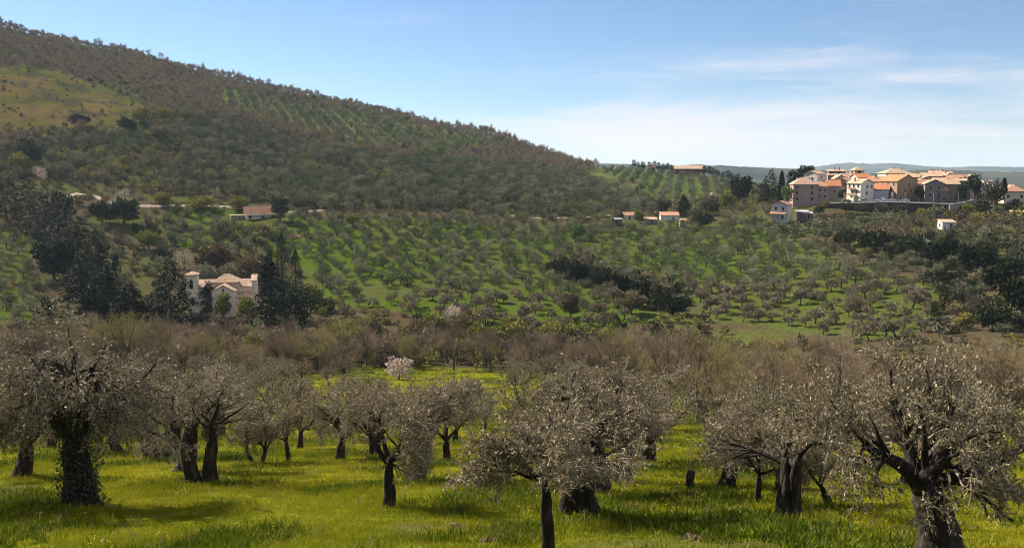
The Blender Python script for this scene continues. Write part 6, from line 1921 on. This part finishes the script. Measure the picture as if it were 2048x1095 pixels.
# lighter ramp wall at the right end, with the road that climbs to it
RU = np.linspace(1904, 1956, 12)
RRr = np.interp(RU, [1904, 1930, 1956], [418, 424, 446])
RT = np.array([rr * ray(u, v)[1] for u, rr, v in zip(RU, RRr, np.interp(RU, [1904, 1930, 1956], [409, 405, 398]))])
RP = arc_pts(RU, RRr, RT)
t = thing('ramp_wall', 'lighter concrete wall of the road ramp at the right end of the village', 'wall')
m = MB(); strip_wall(RP, 0.6, 9.0, m); obj('masonry', m.mesh('masonry', WM['concrete']), t)
m = MB(); strip_wall(RP + [0, 0, 0.14], 0.75, 0.14, m); obj('coping', m.mesh('coping', WM['concrete']), t)


def ribbon(name, P, w, mat, lift=0.06, kind='structure', across=None):
    """A track lying on the ground along P (x, y)."""
    P = np.asarray(P, float)
    d = np.concatenate([[0], np.cumsum(np.linalg.norm(np.diff(P, axis=0), axis=1))])
    q = np.arange(0, d[-1], 2.0)
    X = np.interp(q, d, P[:, 0]); Y = np.interp(q, d, P[:, 1])
    T = np.stack([np.gradient(X), np.gradient(Y)], 1); T /= np.linalg.norm(T, axis=1, keepdims=True)
    Nn = np.stack([-T[:, 1], T[:, 0]], 1)
    ww = w * (1 + 0.25 * (fbm(X, Y, 6, 91) - 0.5))
    L_ = []
    for s in (-0.5, -0.17, 0.17, 0.5):
        px, py = X + Nn[:, 0] * s * ww, Y + Nn[:, 1] * s * ww
        L_.append(np.stack([px, py, H(px, py) + lift + (0.10 if abs(s) < 0.4 else 0)], 1))
    V = np.stack(L_, 1)
    n = len(X)
    idx = np.arange(n * 4).reshape(n, 4)
    Q = np.concatenate([np.stack([idx[:-1, j], idx[:-1, j + 1], idx[1:, j + 1], idx[1:, j]], 1) for j in range(3)])
    mb = MB(); mb.add(V.reshape(-1, 3), Q)
    return obj(name, mb.mesh(name, mat, True), kind=kind)


def track_pts(seq):
    return [(r * sin(ray(u, V_HOR)[0]), r * cos(ray(u, V_HOR)[0])) for u, r in seq]


# the road deck on the village terrace
n = len(WP)
bk = WP.copy(); T = np.gradient(WP[:, :2], axis=0); T /= np.linalg.norm(T, axis=1, keepdims=True)
f0 = WP.copy(); f0[:, :2] += np.stack([-T[:, 1], T[:, 0]], 1) * 1.0; f0[:, 2] += 0.05
b0 = WP.copy(); b0[:, :2] += np.stack([-T[:, 1], T[:, 0]], 1) * 11.0; b0[:, 2] += 0.12
V = np.stack([f0, b0, b0 - [0, 0, 3], f0 - [0, 0, 3]], 1).reshape(-1, 3)
i = np.arange(n - 1)[:, None] * 4
m = MB(); m.add(V, np.concatenate([i, i + 4, i + 5, i + 1], 1)[:, ::-1])
m.f.append((np.concatenate([i + 3, i + 7, i + 4, i], 1), 0)); m.f.append((np.concatenate([i + 1, i + 5, i + 6, i + 2], 1), 0))
obj('road', m.mesh('road', ASPH), kind='structure')
ribbon('track', track_pts([(60, 470), (110, 466), (150, 478), (190, 470), (232, 452), (300, 448), (400, 446), (470, 438), (545, 428), (600, 424), (650, 428)]), 3.0, GRAVEL, 0.1)
ribbon('track', track_pts([(1000, 425), (1050, 420), (1090, 416), (1180, 424), (1225, 432)]), 2.6, GRAVEL, 0.1)
ribbon('track', track_pts([(1402, 700), (1412, 640), (1422, 580), (1432, 540), (1440, 512)]), 2.6, GRAVEL, 0.15)
ribbon('path', track_pts([(300, 276), (340, 268), (400, 262), (450, 262), (500, 268)]), 4.0, GRAVEL, 0.1)


def make_car(name, label, u, r, zoff, face, col, van=False):
    """A parked car on the village road: body, cabin, glass, wheels, lamps."""
    az = ray(u, V_HOR)[0]
    x, y = r * sin(az), r * cos(az)
    z = float(np.interp(u, WU, WT)) + 0.16 + zoff
    t = thing(name, label, 'van' if van else 'car', (x, y, z), face - az, 'cars parked on the village road')
    paint = plain_mat('car_paint_' + label.split()[0], col, 0.3, 0.0, 0.5)
    m = MB()
    Lh = 2.1
    if van:
        prof = [(-Lh, 0.35), (Lh, 0.35), (Lh, 1.0), (1.95, 1.75), (-0.35, 1.82), (-1.05, 1.12), (-Lh, 0.95)]
    else:
        prof = [(-Lh, 0.32), (Lh, 0.32), (Lh, 0.85), (1.7, 0.95), (1.05, 1.45), (-0.5, 1.47), (-1.15, 0.95), (-Lh, 0.82)]
    m.prism(prof, 'y', -0.82, 0.82)
    obj('body', m.mesh('body', paint), t)
    sw = [(-0.95, 1.0), (1.1, 1.0), (0.9, 1.38), (-0.48, 1.38)] if not van else [(-0.9, 1.15), (0.6, 1.15), (0.6, 1.66), (-0.38, 1.66)]
    for sy in (-0.835, 0.835):
        q = MB(); q.prism(sw, 'y', sy - 0.012, sy + 0.012); obj('window', q.mesh('window', GLASS), t)
    q = MB(); a, b = ((-1.13, 0.99), (-0.53, 1.44)) if not van else ((-1.02, 1.18), (-0.4, 1.77))
    V = np.array([[a[0] - 0.02, -0.7, a[1]], [a[0] - 0.02, 0.7, a[1]], [b[0] - 0.02, 0.62, b[1]], [b[0] - 0.02, -0.62, b[1]]])
    q.add(np.concatenate([V, V + [0.03, 0, -0.03]]), [[0, 1, 2, 3], [7, 6, 5, 4], [0, 4, 5, 1], [1, 5, 6, 2], [2, 6, 7, 3], [3, 7, 4, 0]])
    obj('windscreen', q.mesh('windscreen', GLASS), t)
    for wx in (-1.3, 1.3):
        for wy in (-0.78, 0.78):
            q = MB(); q.prism([(wx + 0.31 * cos(k), 0.31 + 0.31 * sin(k)) for k in np.linspace(0, 2 * pi, 15)[:-1]], 'y', wy - 0.1, wy + 0.1)
            wl = obj('wheel', q.mesh('wheel', SHUT), t)
            q = MB(); q.prism([(wx + 0.18 * cos(k), 0.31 + 0.18 * sin(k)) for k in np.linspace(0, 2 * pi, 11)[:-1]], 'y', wy - 0.115, wy + 0.115)
            obj('rim', q.mesh('rim', METAL), wl)
    for wy in (-0.6, 0.6):
        q = MB(); q.box((-Lh - 0.01, wy, 0.72), (0.06, 0.3, 0.16)); obj('headlight', q.mesh('headlight', RAILW), t)
    return t


make_car('parked_car', 'grey car parked against the right corner of the tall white house', 1729, 426.5, 0, 0.0, (0.40, 0.41, 0.43))
make_car('parked_van', 'white small van parked below the first street lamp', 1764, 426, 0, 0.0, (0.82, 0.82, 0.82), True)
make_car('parked_car', 'silver estate car parked right of the white van', 1786, 426, 0, 0.05, (0.62, 0.63, 0.65))
make_car('parked_car', 'pale car parked farthest right under the large brown house', 1812, 426.5, 0, -0.05, (0.70, 0.69, 0.66))
make_car('parked_car', 'dark car standing at the rail left of the tall white house', 1697, 424.8, 0, 0.1, (0.03, 0.035, 0.04))


def lamp(label, u, r, z, h, group='street lamps on the village road', name='street_lamp', arm=1.1, s=1):
    az = ray(u, V_HOR)[0]
    t = thing(name, label, 'street lamp', (r * sin(az), r * cos(az), z), -az, group)
    m = MB(); m.tubes(np.array([[[0, 0, -0.5], [0, 0, h * 0.5], [0, 0, h]]]), np.array([[0.10, 0.08, 0.06]]), 6, cap=True)
    obj('pole', m.mesh('pole', METAL), t)
    m = MB(); m.tubes(np.array([[[0, 0, h - 0.1], [-arm * 0.4 * s, 0, h + 0.15], [-arm * s, 0, h + 0.2]]]), np.array([[0.05, 0.05, 0.05]]), 5)
    obj('arm', m.mesh('arm', METAL), t)
    m = MB(); m.box((-arm * s - 0.25 * s, 0, h + 0.2), (0.7, 0.26, 0.16)); obj('lamp_head', m.mesh('lamp_head', RAILW), t)


lamp('street lamp in front of the orange-roofed grey house', 1752.5, 425, float(np.interp(1752, WU, WT)), 4.6)
lamp('street lamp at the right wall of the large brown house', 1813, 425, float(np.interp(1813, WU, WT)), 4.9)
lamp('street lamp in front of the grey stone gable', 1870, 425, float(np.interp(1870, WU, WT)), 4.9)
lamp('street lamp in front of the old fort wall at the right', 1920, 430, float(np.interp(1920, RU, RT)) + 0.1, 4.7)
lamp('lone street lamp below the pink-brown three storey house', 1614.5, 432, 432 * ray(1614, 405)[1], 4.2, arm=0.5)
x, y, z, r = on_ground(1557, 446)
lamp('pale leaning street lamp in front of the porch house', 1557, 388, 388 * ray(1557, 443)[1], 4.0, arm=0.6)


def pole(label, u, v, hpx):
    x, y, z, r = on_ground(u, v)
    t = thing('utility_pole', label, 'pole', (x, y, z - 0.3), 0, 'utility poles')
    h = hpx * r / F_PX
    m = MB(); m.tubes(np.array([[[0, 0, 0], [0, 0, h * 0.5], [0, 0, h + 0.3]]]), np.array([[0.13, 0.11, 0.09]]), 6, cap=True)
    obj('shaft', m.mesh('shaft', RAILW), t)
    m = MB(); m.box((0, 0, h), (1.1, 0.1, 0.12)); obj('crossarm', m.mesh('crossarm', METAL), t)


pole('thin pale pole among the slope olives right of the cypresses', 709, 522, 30)
pole('pale pole left of the sheds below the knoll', 1226, 433, 20)
pole('pole at the upper end of the knoll track', 1403, 352, 14)

# ------------------------------------------------------------------ farm buildings along the track and on the knoll
t, w_, d_, h_ = house('farmhouse', 'long farmhouse with weathered orange tiled roof and pale eaves by the track', 'farmhouse', 489, 414, 440, 427.5, 6, 15.0, 8, 'gable_x', 3.1, 'white', 'terracotta',
      [(-0.38, 0.5), (0.0, 0.5), (0.3, 0.5)], None, chimneys=0, winsize=(1.3, 1.4), oh=0.6)
m = MB(); m.box((0.2, -d_ / 2 - 0.85, h_ - 0.55), (15.6, 0.5, 0.3)); obj('fascia', m.mesh('fascia', RAILW), t)
t, w_, d_, h_ = house('ruined_wall', 'low ruined stone outbuilding with thin white roof edge left of the farmhouse', 'outbuilding', 458, 416, 442, 431, 5, 6.6, 5, 'flat', 0, 'stone', 'tan', [(0.1, 0.5)], chimneys=0, oh=0.1)
t, w_, d_, h_ = house('barn', 'small gabled shed with tan roof alone among olives above the track', 'shed', 1022, 440, 438, 428, 32, 7.5, 9.0, 'gable_y', 1.7, 'grey', 'tan', [(0.0, 0.4)], None, chimneys=0)
house('shed', 'dark brown shed with flat white roof at the left of the shed group', 'shed', 1225, 402, 447, 438, 6, 4.8, 4.5, 'flat', 0, 'dark', 'pale', [(0.0, 0.4)], chimneys=0, oh=0.25)
house('shed', 'orange tiled cottage with white wall behind the dark brown shed', 'cottage', 1252, 420, 440, 430.5, 20, 7.4, 6, 'gable_x', 1.3, 'white', 'terracotta', [(-0.2, 0.5), (0.25, 0.5)], chimneys=0)
house('shed', 'long low tan roofed shed in the middle of the shed group', 'shed', 1290, 408, 446, 439, 5, 6.0, 4, 'shed', 0.8, 'stone', 'tan', [(0.1, 0.4)], chimneys=0, oh=0.2)
house('shed', 'white walled shed with orange roof at the right of the shed group', 'shed', 1323, 418, 442.5, 431, 6, 8.8, 5, 'shed', 1.4, 'white', 'terracotta', [(0.2, 0.4)], chimneys=0, oh=0.3)
house('hut', 'tiny white hut with orange roof right of the white walled shed', 'hut', 1362, 400, 449, 440.5, 5, 2.8, 2.6, 'gable_x', 0.6, 'white', 'terracotta', chimneys=0, oh=0.2, door=('front', 0))
house('stone_hut', 'small stone hut with reddish roof alone in the right-hand olive grove', 'hut', 1620, 250, 655.5, 645, 8, 2.5, 2.4, 'shed', 0.5, 'grey', 'terracotta', chimneys=0, oh=0.2, door=('front', 0.1))
t, w_, d_, h_ = house('shed', 'white shed with sloping tan roof beside a blue tarp on the right slope', 'shed', 1891, 372, 457, 445, 24, 5.2, 4.2, 'shed', 0.9, 'white', 'tan', [(0.15, 0.5)], [(0.0, 0.5)], chimneys=0, oh=0.25)
x, y, z = at_r(1897, 459, 366)
tp = clump_tree(3, [((0, 0, 0.4), (1.2, 0.9, 0.75)), ((0.7, 0.1, 0.3), (0.9, 0.8, 0.5))], 4, 0.1, 0.1, 0.01)
m = MB()
th_ = np.linspace(0, 2 * pi, 13)[:-1]
rg = np.random.default_rng(2)
rings = [(1.5, 0.0), (1.35, 0.5), (0.95, 0.95), (0.35, 1.15)]
V = np.concatenate([np.stack([np.cos(th_) * a * rg.uniform(0.85, 1.2, 12), np.sin(th_) * a * 0.7 * rg.uniform(0.85, 1.2, 12), b + rg.uniform(-0.08, 0.08, 12)], 1) for a, b in rings])
m.add(V, [[k * 12 + q, k * 12 + (q + 1) % 12, (k + 1) * 12 + (q + 1) % 12, (k + 1) * 12 + q] for k in range(3) for q in range(12)])
m.f.append((np.array([[36 + q for q in range(12)]]), 0))
o = obj('tarp', m.mesh('tarp', plain_mat('blue_tarpaulin', (0.13, 0.22, 0.55), 0.5)), None, (x, y, hz(x, y) - 0.1), label='crumpled blue tarp heap at the foot of the white shed', category='tarp')
house('shed', 'low pale shed roof at the right edge below the cream hipped house', 'shed', 2026, 392, 428, 424, 4, 9, 4, 'shed', 0.4, 'stone', 'tan', chimneys=0, oh=0.2)
t, w_, d_, h_ = house('barn', 'long dark red barn with tan roof among pines on the knoll', 'barn', 1349, 742, 351, 337.5, 4, 25.0, 11, 'gable_x', 2.6, 'red', 'tan', [(-0.3, 0.4), (0.1, 0.4), (0.35, 0.4)], chimneys=1, winsize=(1.6, 1.6))
house('shed', 'small dark red shed under the left pines of the knoll', 'shed', 1297, 746, 339, 334.5, 4, 5.5, 4, 'gable_x', 1.0, 'red', 'terracotta', chimneys=0, oh=0.3)
# spoil heap of broken tiles and red earth below the farmhouse
x, y, z, r = on_ground(590, 474)
rg = np.random.default_rng(12)
m = MB()
a = np.linspace(0, 2 * pi, 19)[:-1]
rings = [(3.6, -0.3), (2.8, 0.35), (1.7, 0.8), (0.6, 1.0)]
V = np.concatenate([np.stack([np.cos(a) * q * rg.uniform(0.8, 1.2, 18), np.sin(a) * q * 0.7 * rg.uniform(0.8, 1.2, 18), b + rg.uniform(-0.15, 0.15, 18)], 1) for q, b in rings])
m.add(V, [[k * 18 + q, k * 18 + (q + 1) % 18, (k + 1) * 18 + (q + 1) % 18, (k + 1) * 18 + q] for k in range(3) for q in range(18)])
m.f.append((np.array([[54 + q for q in range(18)]]), 0))
for q in range(40):
    m.box((rg.normal() * 1.6, rg.normal() * 1.1, rg.uniform(0.4, 1.1)), (0.5, 0.25, 0.12), rg.uniform(0, 3))
obj('rubble_heap', m.mesh('rubble_heap', EARTH), None, (x, y, z), label='reddish heap of broken tiles and earth on the slope below the farmhouse', category='rubble heap')

# trees of the knoll and the village
KP = [proto_meshes(clump_tree(800 + i, [((0, 0, 8.0), (2.6, 2.6, 2.6)), ((0.8, 0.5, 6.0), (2.4, 2.2, 1.9)), ((-0.9, -0.4, 5.4), (2.2, 2.2, 1.7)), ((0.2, -0.9, 10.0), (1.6, 1.6, 1.6))], 700, 0.85, 8, 0.24, limbs=2), {'trunk': M['bare_bark'], 'crown': M['evergreen']}) for i in range(3)]
for i, u in enumerate([1268, 1277, 1286, 1299, 1308, 1317, 1326, 1334, 1343, 1354, 1366, 1378, 1390, 1409, 1419, 1428, 1436, 1446, 1457, 1465, 1475]):
    behind = 1345 < u < 1405
    r = 772 if behind else (740 if u > 1405 else 748) + RNG.uniform(-4, 4)
    az = ray(u, V_HOR)[0]
    x, y = r * sin(az), r * cos(az)
    part_ = 'left of the red barn' if u < 1346 else ('behind the red barn' if behind else 'right of the red barn')
    put(KP, i, 'pine_tree', '%s dark pine from the left in the knoll row %s' % (ordinal('p' + part_), part_), 'pine tree', (x, y, hz(x, y) - 0.2), RNG.uniform(0, 6), RNG.uniform(0.62, 0.9), 'dark pines along the knoll')
VT = [
    ('conifer', 'conifer_tree', 'dark broad conifer at the left of the village', 1541, 404, 38, 64, 'evergreen', 452, {}),
    ('conifer', 'conifer_tree', 'dark shorter conifer left of the broad one by the village', 1529, 407, 26, 48, 'evergreen', 456, {}),
    ('cypress', 'cypress_tree', 'slender cypress right of the broad conifer at the village', 1562, 404, 13, 58, 'cypress', 448, {}),
    ('round', 'leafy_tree', 'fresh green tree against the left wall of the pink-brown house', 1573, 406, 26, 34, 'fresh_green', 434, {}),
    ('round', 'evergreen_oak', 'dark tree behind the left corner of the pink-brown house', 1584, 380, 24, 40, 'evergreen', 470, {}),
    ('umbrella', 'pine_tree', 'dark umbrella pine behind the pale grey gable', 1609, 380, 34, 48, 'evergreen', 500, {}),
    ('round', 'leafy_tree', 'small dark tree left of the white house', 1681, 399, 12, 20, 'holm_oak', 430, {}),
    ('round', 'evergreen_oak', 'dark tall evergreen at the right end of the village', 1949, 393, 27, 44, 'evergreen', 440, {}),
    ('round', 'bush', 'grey-brown tree right of the dark evergreen at the village end', 1984, 398, 40, 32, 'scrub', 436, {}),
    ('round', 'evergreen_oak', 'dark bush below the grey-brown tree at the village end', 1990, 410, 36, 30, 'evergreen', 426, {}),
    ('cypress', 'cypress_tree', 'small pointed cypress beside the red-brown hipped roof', 2007, 392, 9, 30, 'cypress', 456, {}),
    ('round', 'evergreen_oak', 'dark ivy mass against the old fort wall', 1921, 404, 22, 30, 'evergreen', 432, {}),
    ('round', 'evergreen_oak', 'dark dome of a tree behind the ridge roofs', 1887, 358, 16, 16, 'evergreen', 520, {}),
    ('round', 'evergreen_oak', 'small dark tree behind the tan roofs, left', 1858, 358, 12, 15, 'evergreen', 520, {}),
    ('round', 'bush', 'pale yellow-green bush at the foot of the retaining wall', 1848, 434, 28, 16, 'yellow_green', 414, {}),
    ('round', 'bush', 'small pale bush left of the one at the wall foot', 1826, 436, 14, 12, 'yellow_green', 414, {}),
    ('round', 'bush', 'yellow bush at the corner of the retaining and ramp walls', 1900, 436, 16, 16, 'yellow_green', 410, {}),
    ('round', 'bush', 'yellow-green round bush in front of the ramp wall', 1936, 428, 22, 18, 'yellow_green', 414, {}),
    ('round', 'bush', 'olive bush right of the ramp wall', 1964, 428, 28, 28, 'holm_oak', 408, {}),
    ('round', 'bush', 'grey bush against the wall below the orange-roofed grey house', 1762, 424, 30, 16, 'scrub', 416, {}),
    ('round', 'bush', 'dark bush against the wall below the large brown house', 1796, 428, 34, 18, 'holm_oak', 415, {}),
    ('round', 'bush', 'brown bush under the wall left of the white house', 1722, 422, 28, 14, 'scrub', 416, {}),
    ('round', 'bush', 'olive grey bush under the wall below the grey gable', 1872, 432, 30, 18, 'olive_far', 414, {}),
    ('round', 'bush', 'small dark bush under the left end of the wall', 1690, 422, 26, 14, 'holm_oak', 416, {}),
    ('round', 'leafy_tree', 'small dark tree in the gap between the large brown house and the grey gable', 1838, 402, 20, 26, 'evergreen', 432, {}),
    ('round', 'bush', 'rusty bush below the road at the left end of the wall', 1650, 416, 20, 14, 'russet', 416, {}),
    ('round', 'bush', 'green bush below the road left of the rusty bush', 1638, 428, 24, 18, 'holm_oak', 412, {}),
]
for i, (kind, name, label, u, v, w, h, mat, r, kw) in enumerate(VT):
    cat = {'conifer_tree': 'conifer', 'evergreen_oak': 'oak tree', 'cypress_tree': 'cypress', 'bush': 'bush', 'leafy_tree': 'tree', 'pine_tree': 'pine tree'}[name]
    if kind == 'round':
        kw = dict(n=900)
    if kind in ('conifer', 'cypress'):
        kw = dict(n=1800, size=0.8)
    add_plant(kind, name, label, cat, u, v, w, h, 900 + i, mat, r=r, **kw)

# a few houses far out on the hills behind the village
FH = []
for i, (u, v, r) in enumerate([(1951, 350, 2500), (1958, 349, 2520), (1964, 351, 2480), (1974, 349, 2550), (1981, 350, 2520), (1990, 349, 2500), (1999, 352, 2400), (2012, 351, 2450), (2024, 350, 2500), (2036, 352, 2420), (1500, 349, 2300), (1490, 347, 2350), (1436, 341, 2600), (1550, 352, 2200), (1968, 362, 1900), (2040, 366, 1700)]):
    az = ray(u, V_HOR)[0]
    x, y = r * sin(az), r * cos(az)
    w, d, h = RNG.uniform(10, 22), RNG.uniform(8, 12), RNG.uniform(6, 9)
    side = 'on far hills right of the village' if u > 1700 else 'on far hills left of the village'
    t = thing('distant_house', '%s pale tiny house from the left %s' % (ordinal('f' + side), side), 'house', (x, y, hz(x, y)), RNG.uniform(-0.6, 0.6), 'tiny houses on the far hills')
    obj('wall', wall_mesh('gable_x', w, d, h, 2.5, 4).mesh('wall', WM['white']), t)
    obj('roof', roof_mesh('gable_x', w, d, h, 2.5).mesh('roof', RM['pinkish']), t)

# ------------------------------------------------------------------ the air
mh = bpy.data.materials.new('haze')
mh.use_nodes = True
nt = mh.node_tree
for nd in list(nt.nodes):
    if nd.type != 'OUTPUT_MATERIAL':
        nt.nodes.remove(nd)
pv = nt.nodes.new('ShaderNodeVolumePrincipled')
pv.inputs['Color'].default_value = (0.62, 0.80, 1.0, 1)
pv.inputs['Density'].default_value = HAZE_DENSITY
pv.inputs['Anisotropy'].default_value = 0.1
nt.links.new(pv.outputs[0], nt.nodes['Material Output'].inputs['Volume'])
m = MB(); m.box((0, 0, 62), (28400, 28400, 424))
obj('haze', m.mesh('haze', mh), kind='stuff')
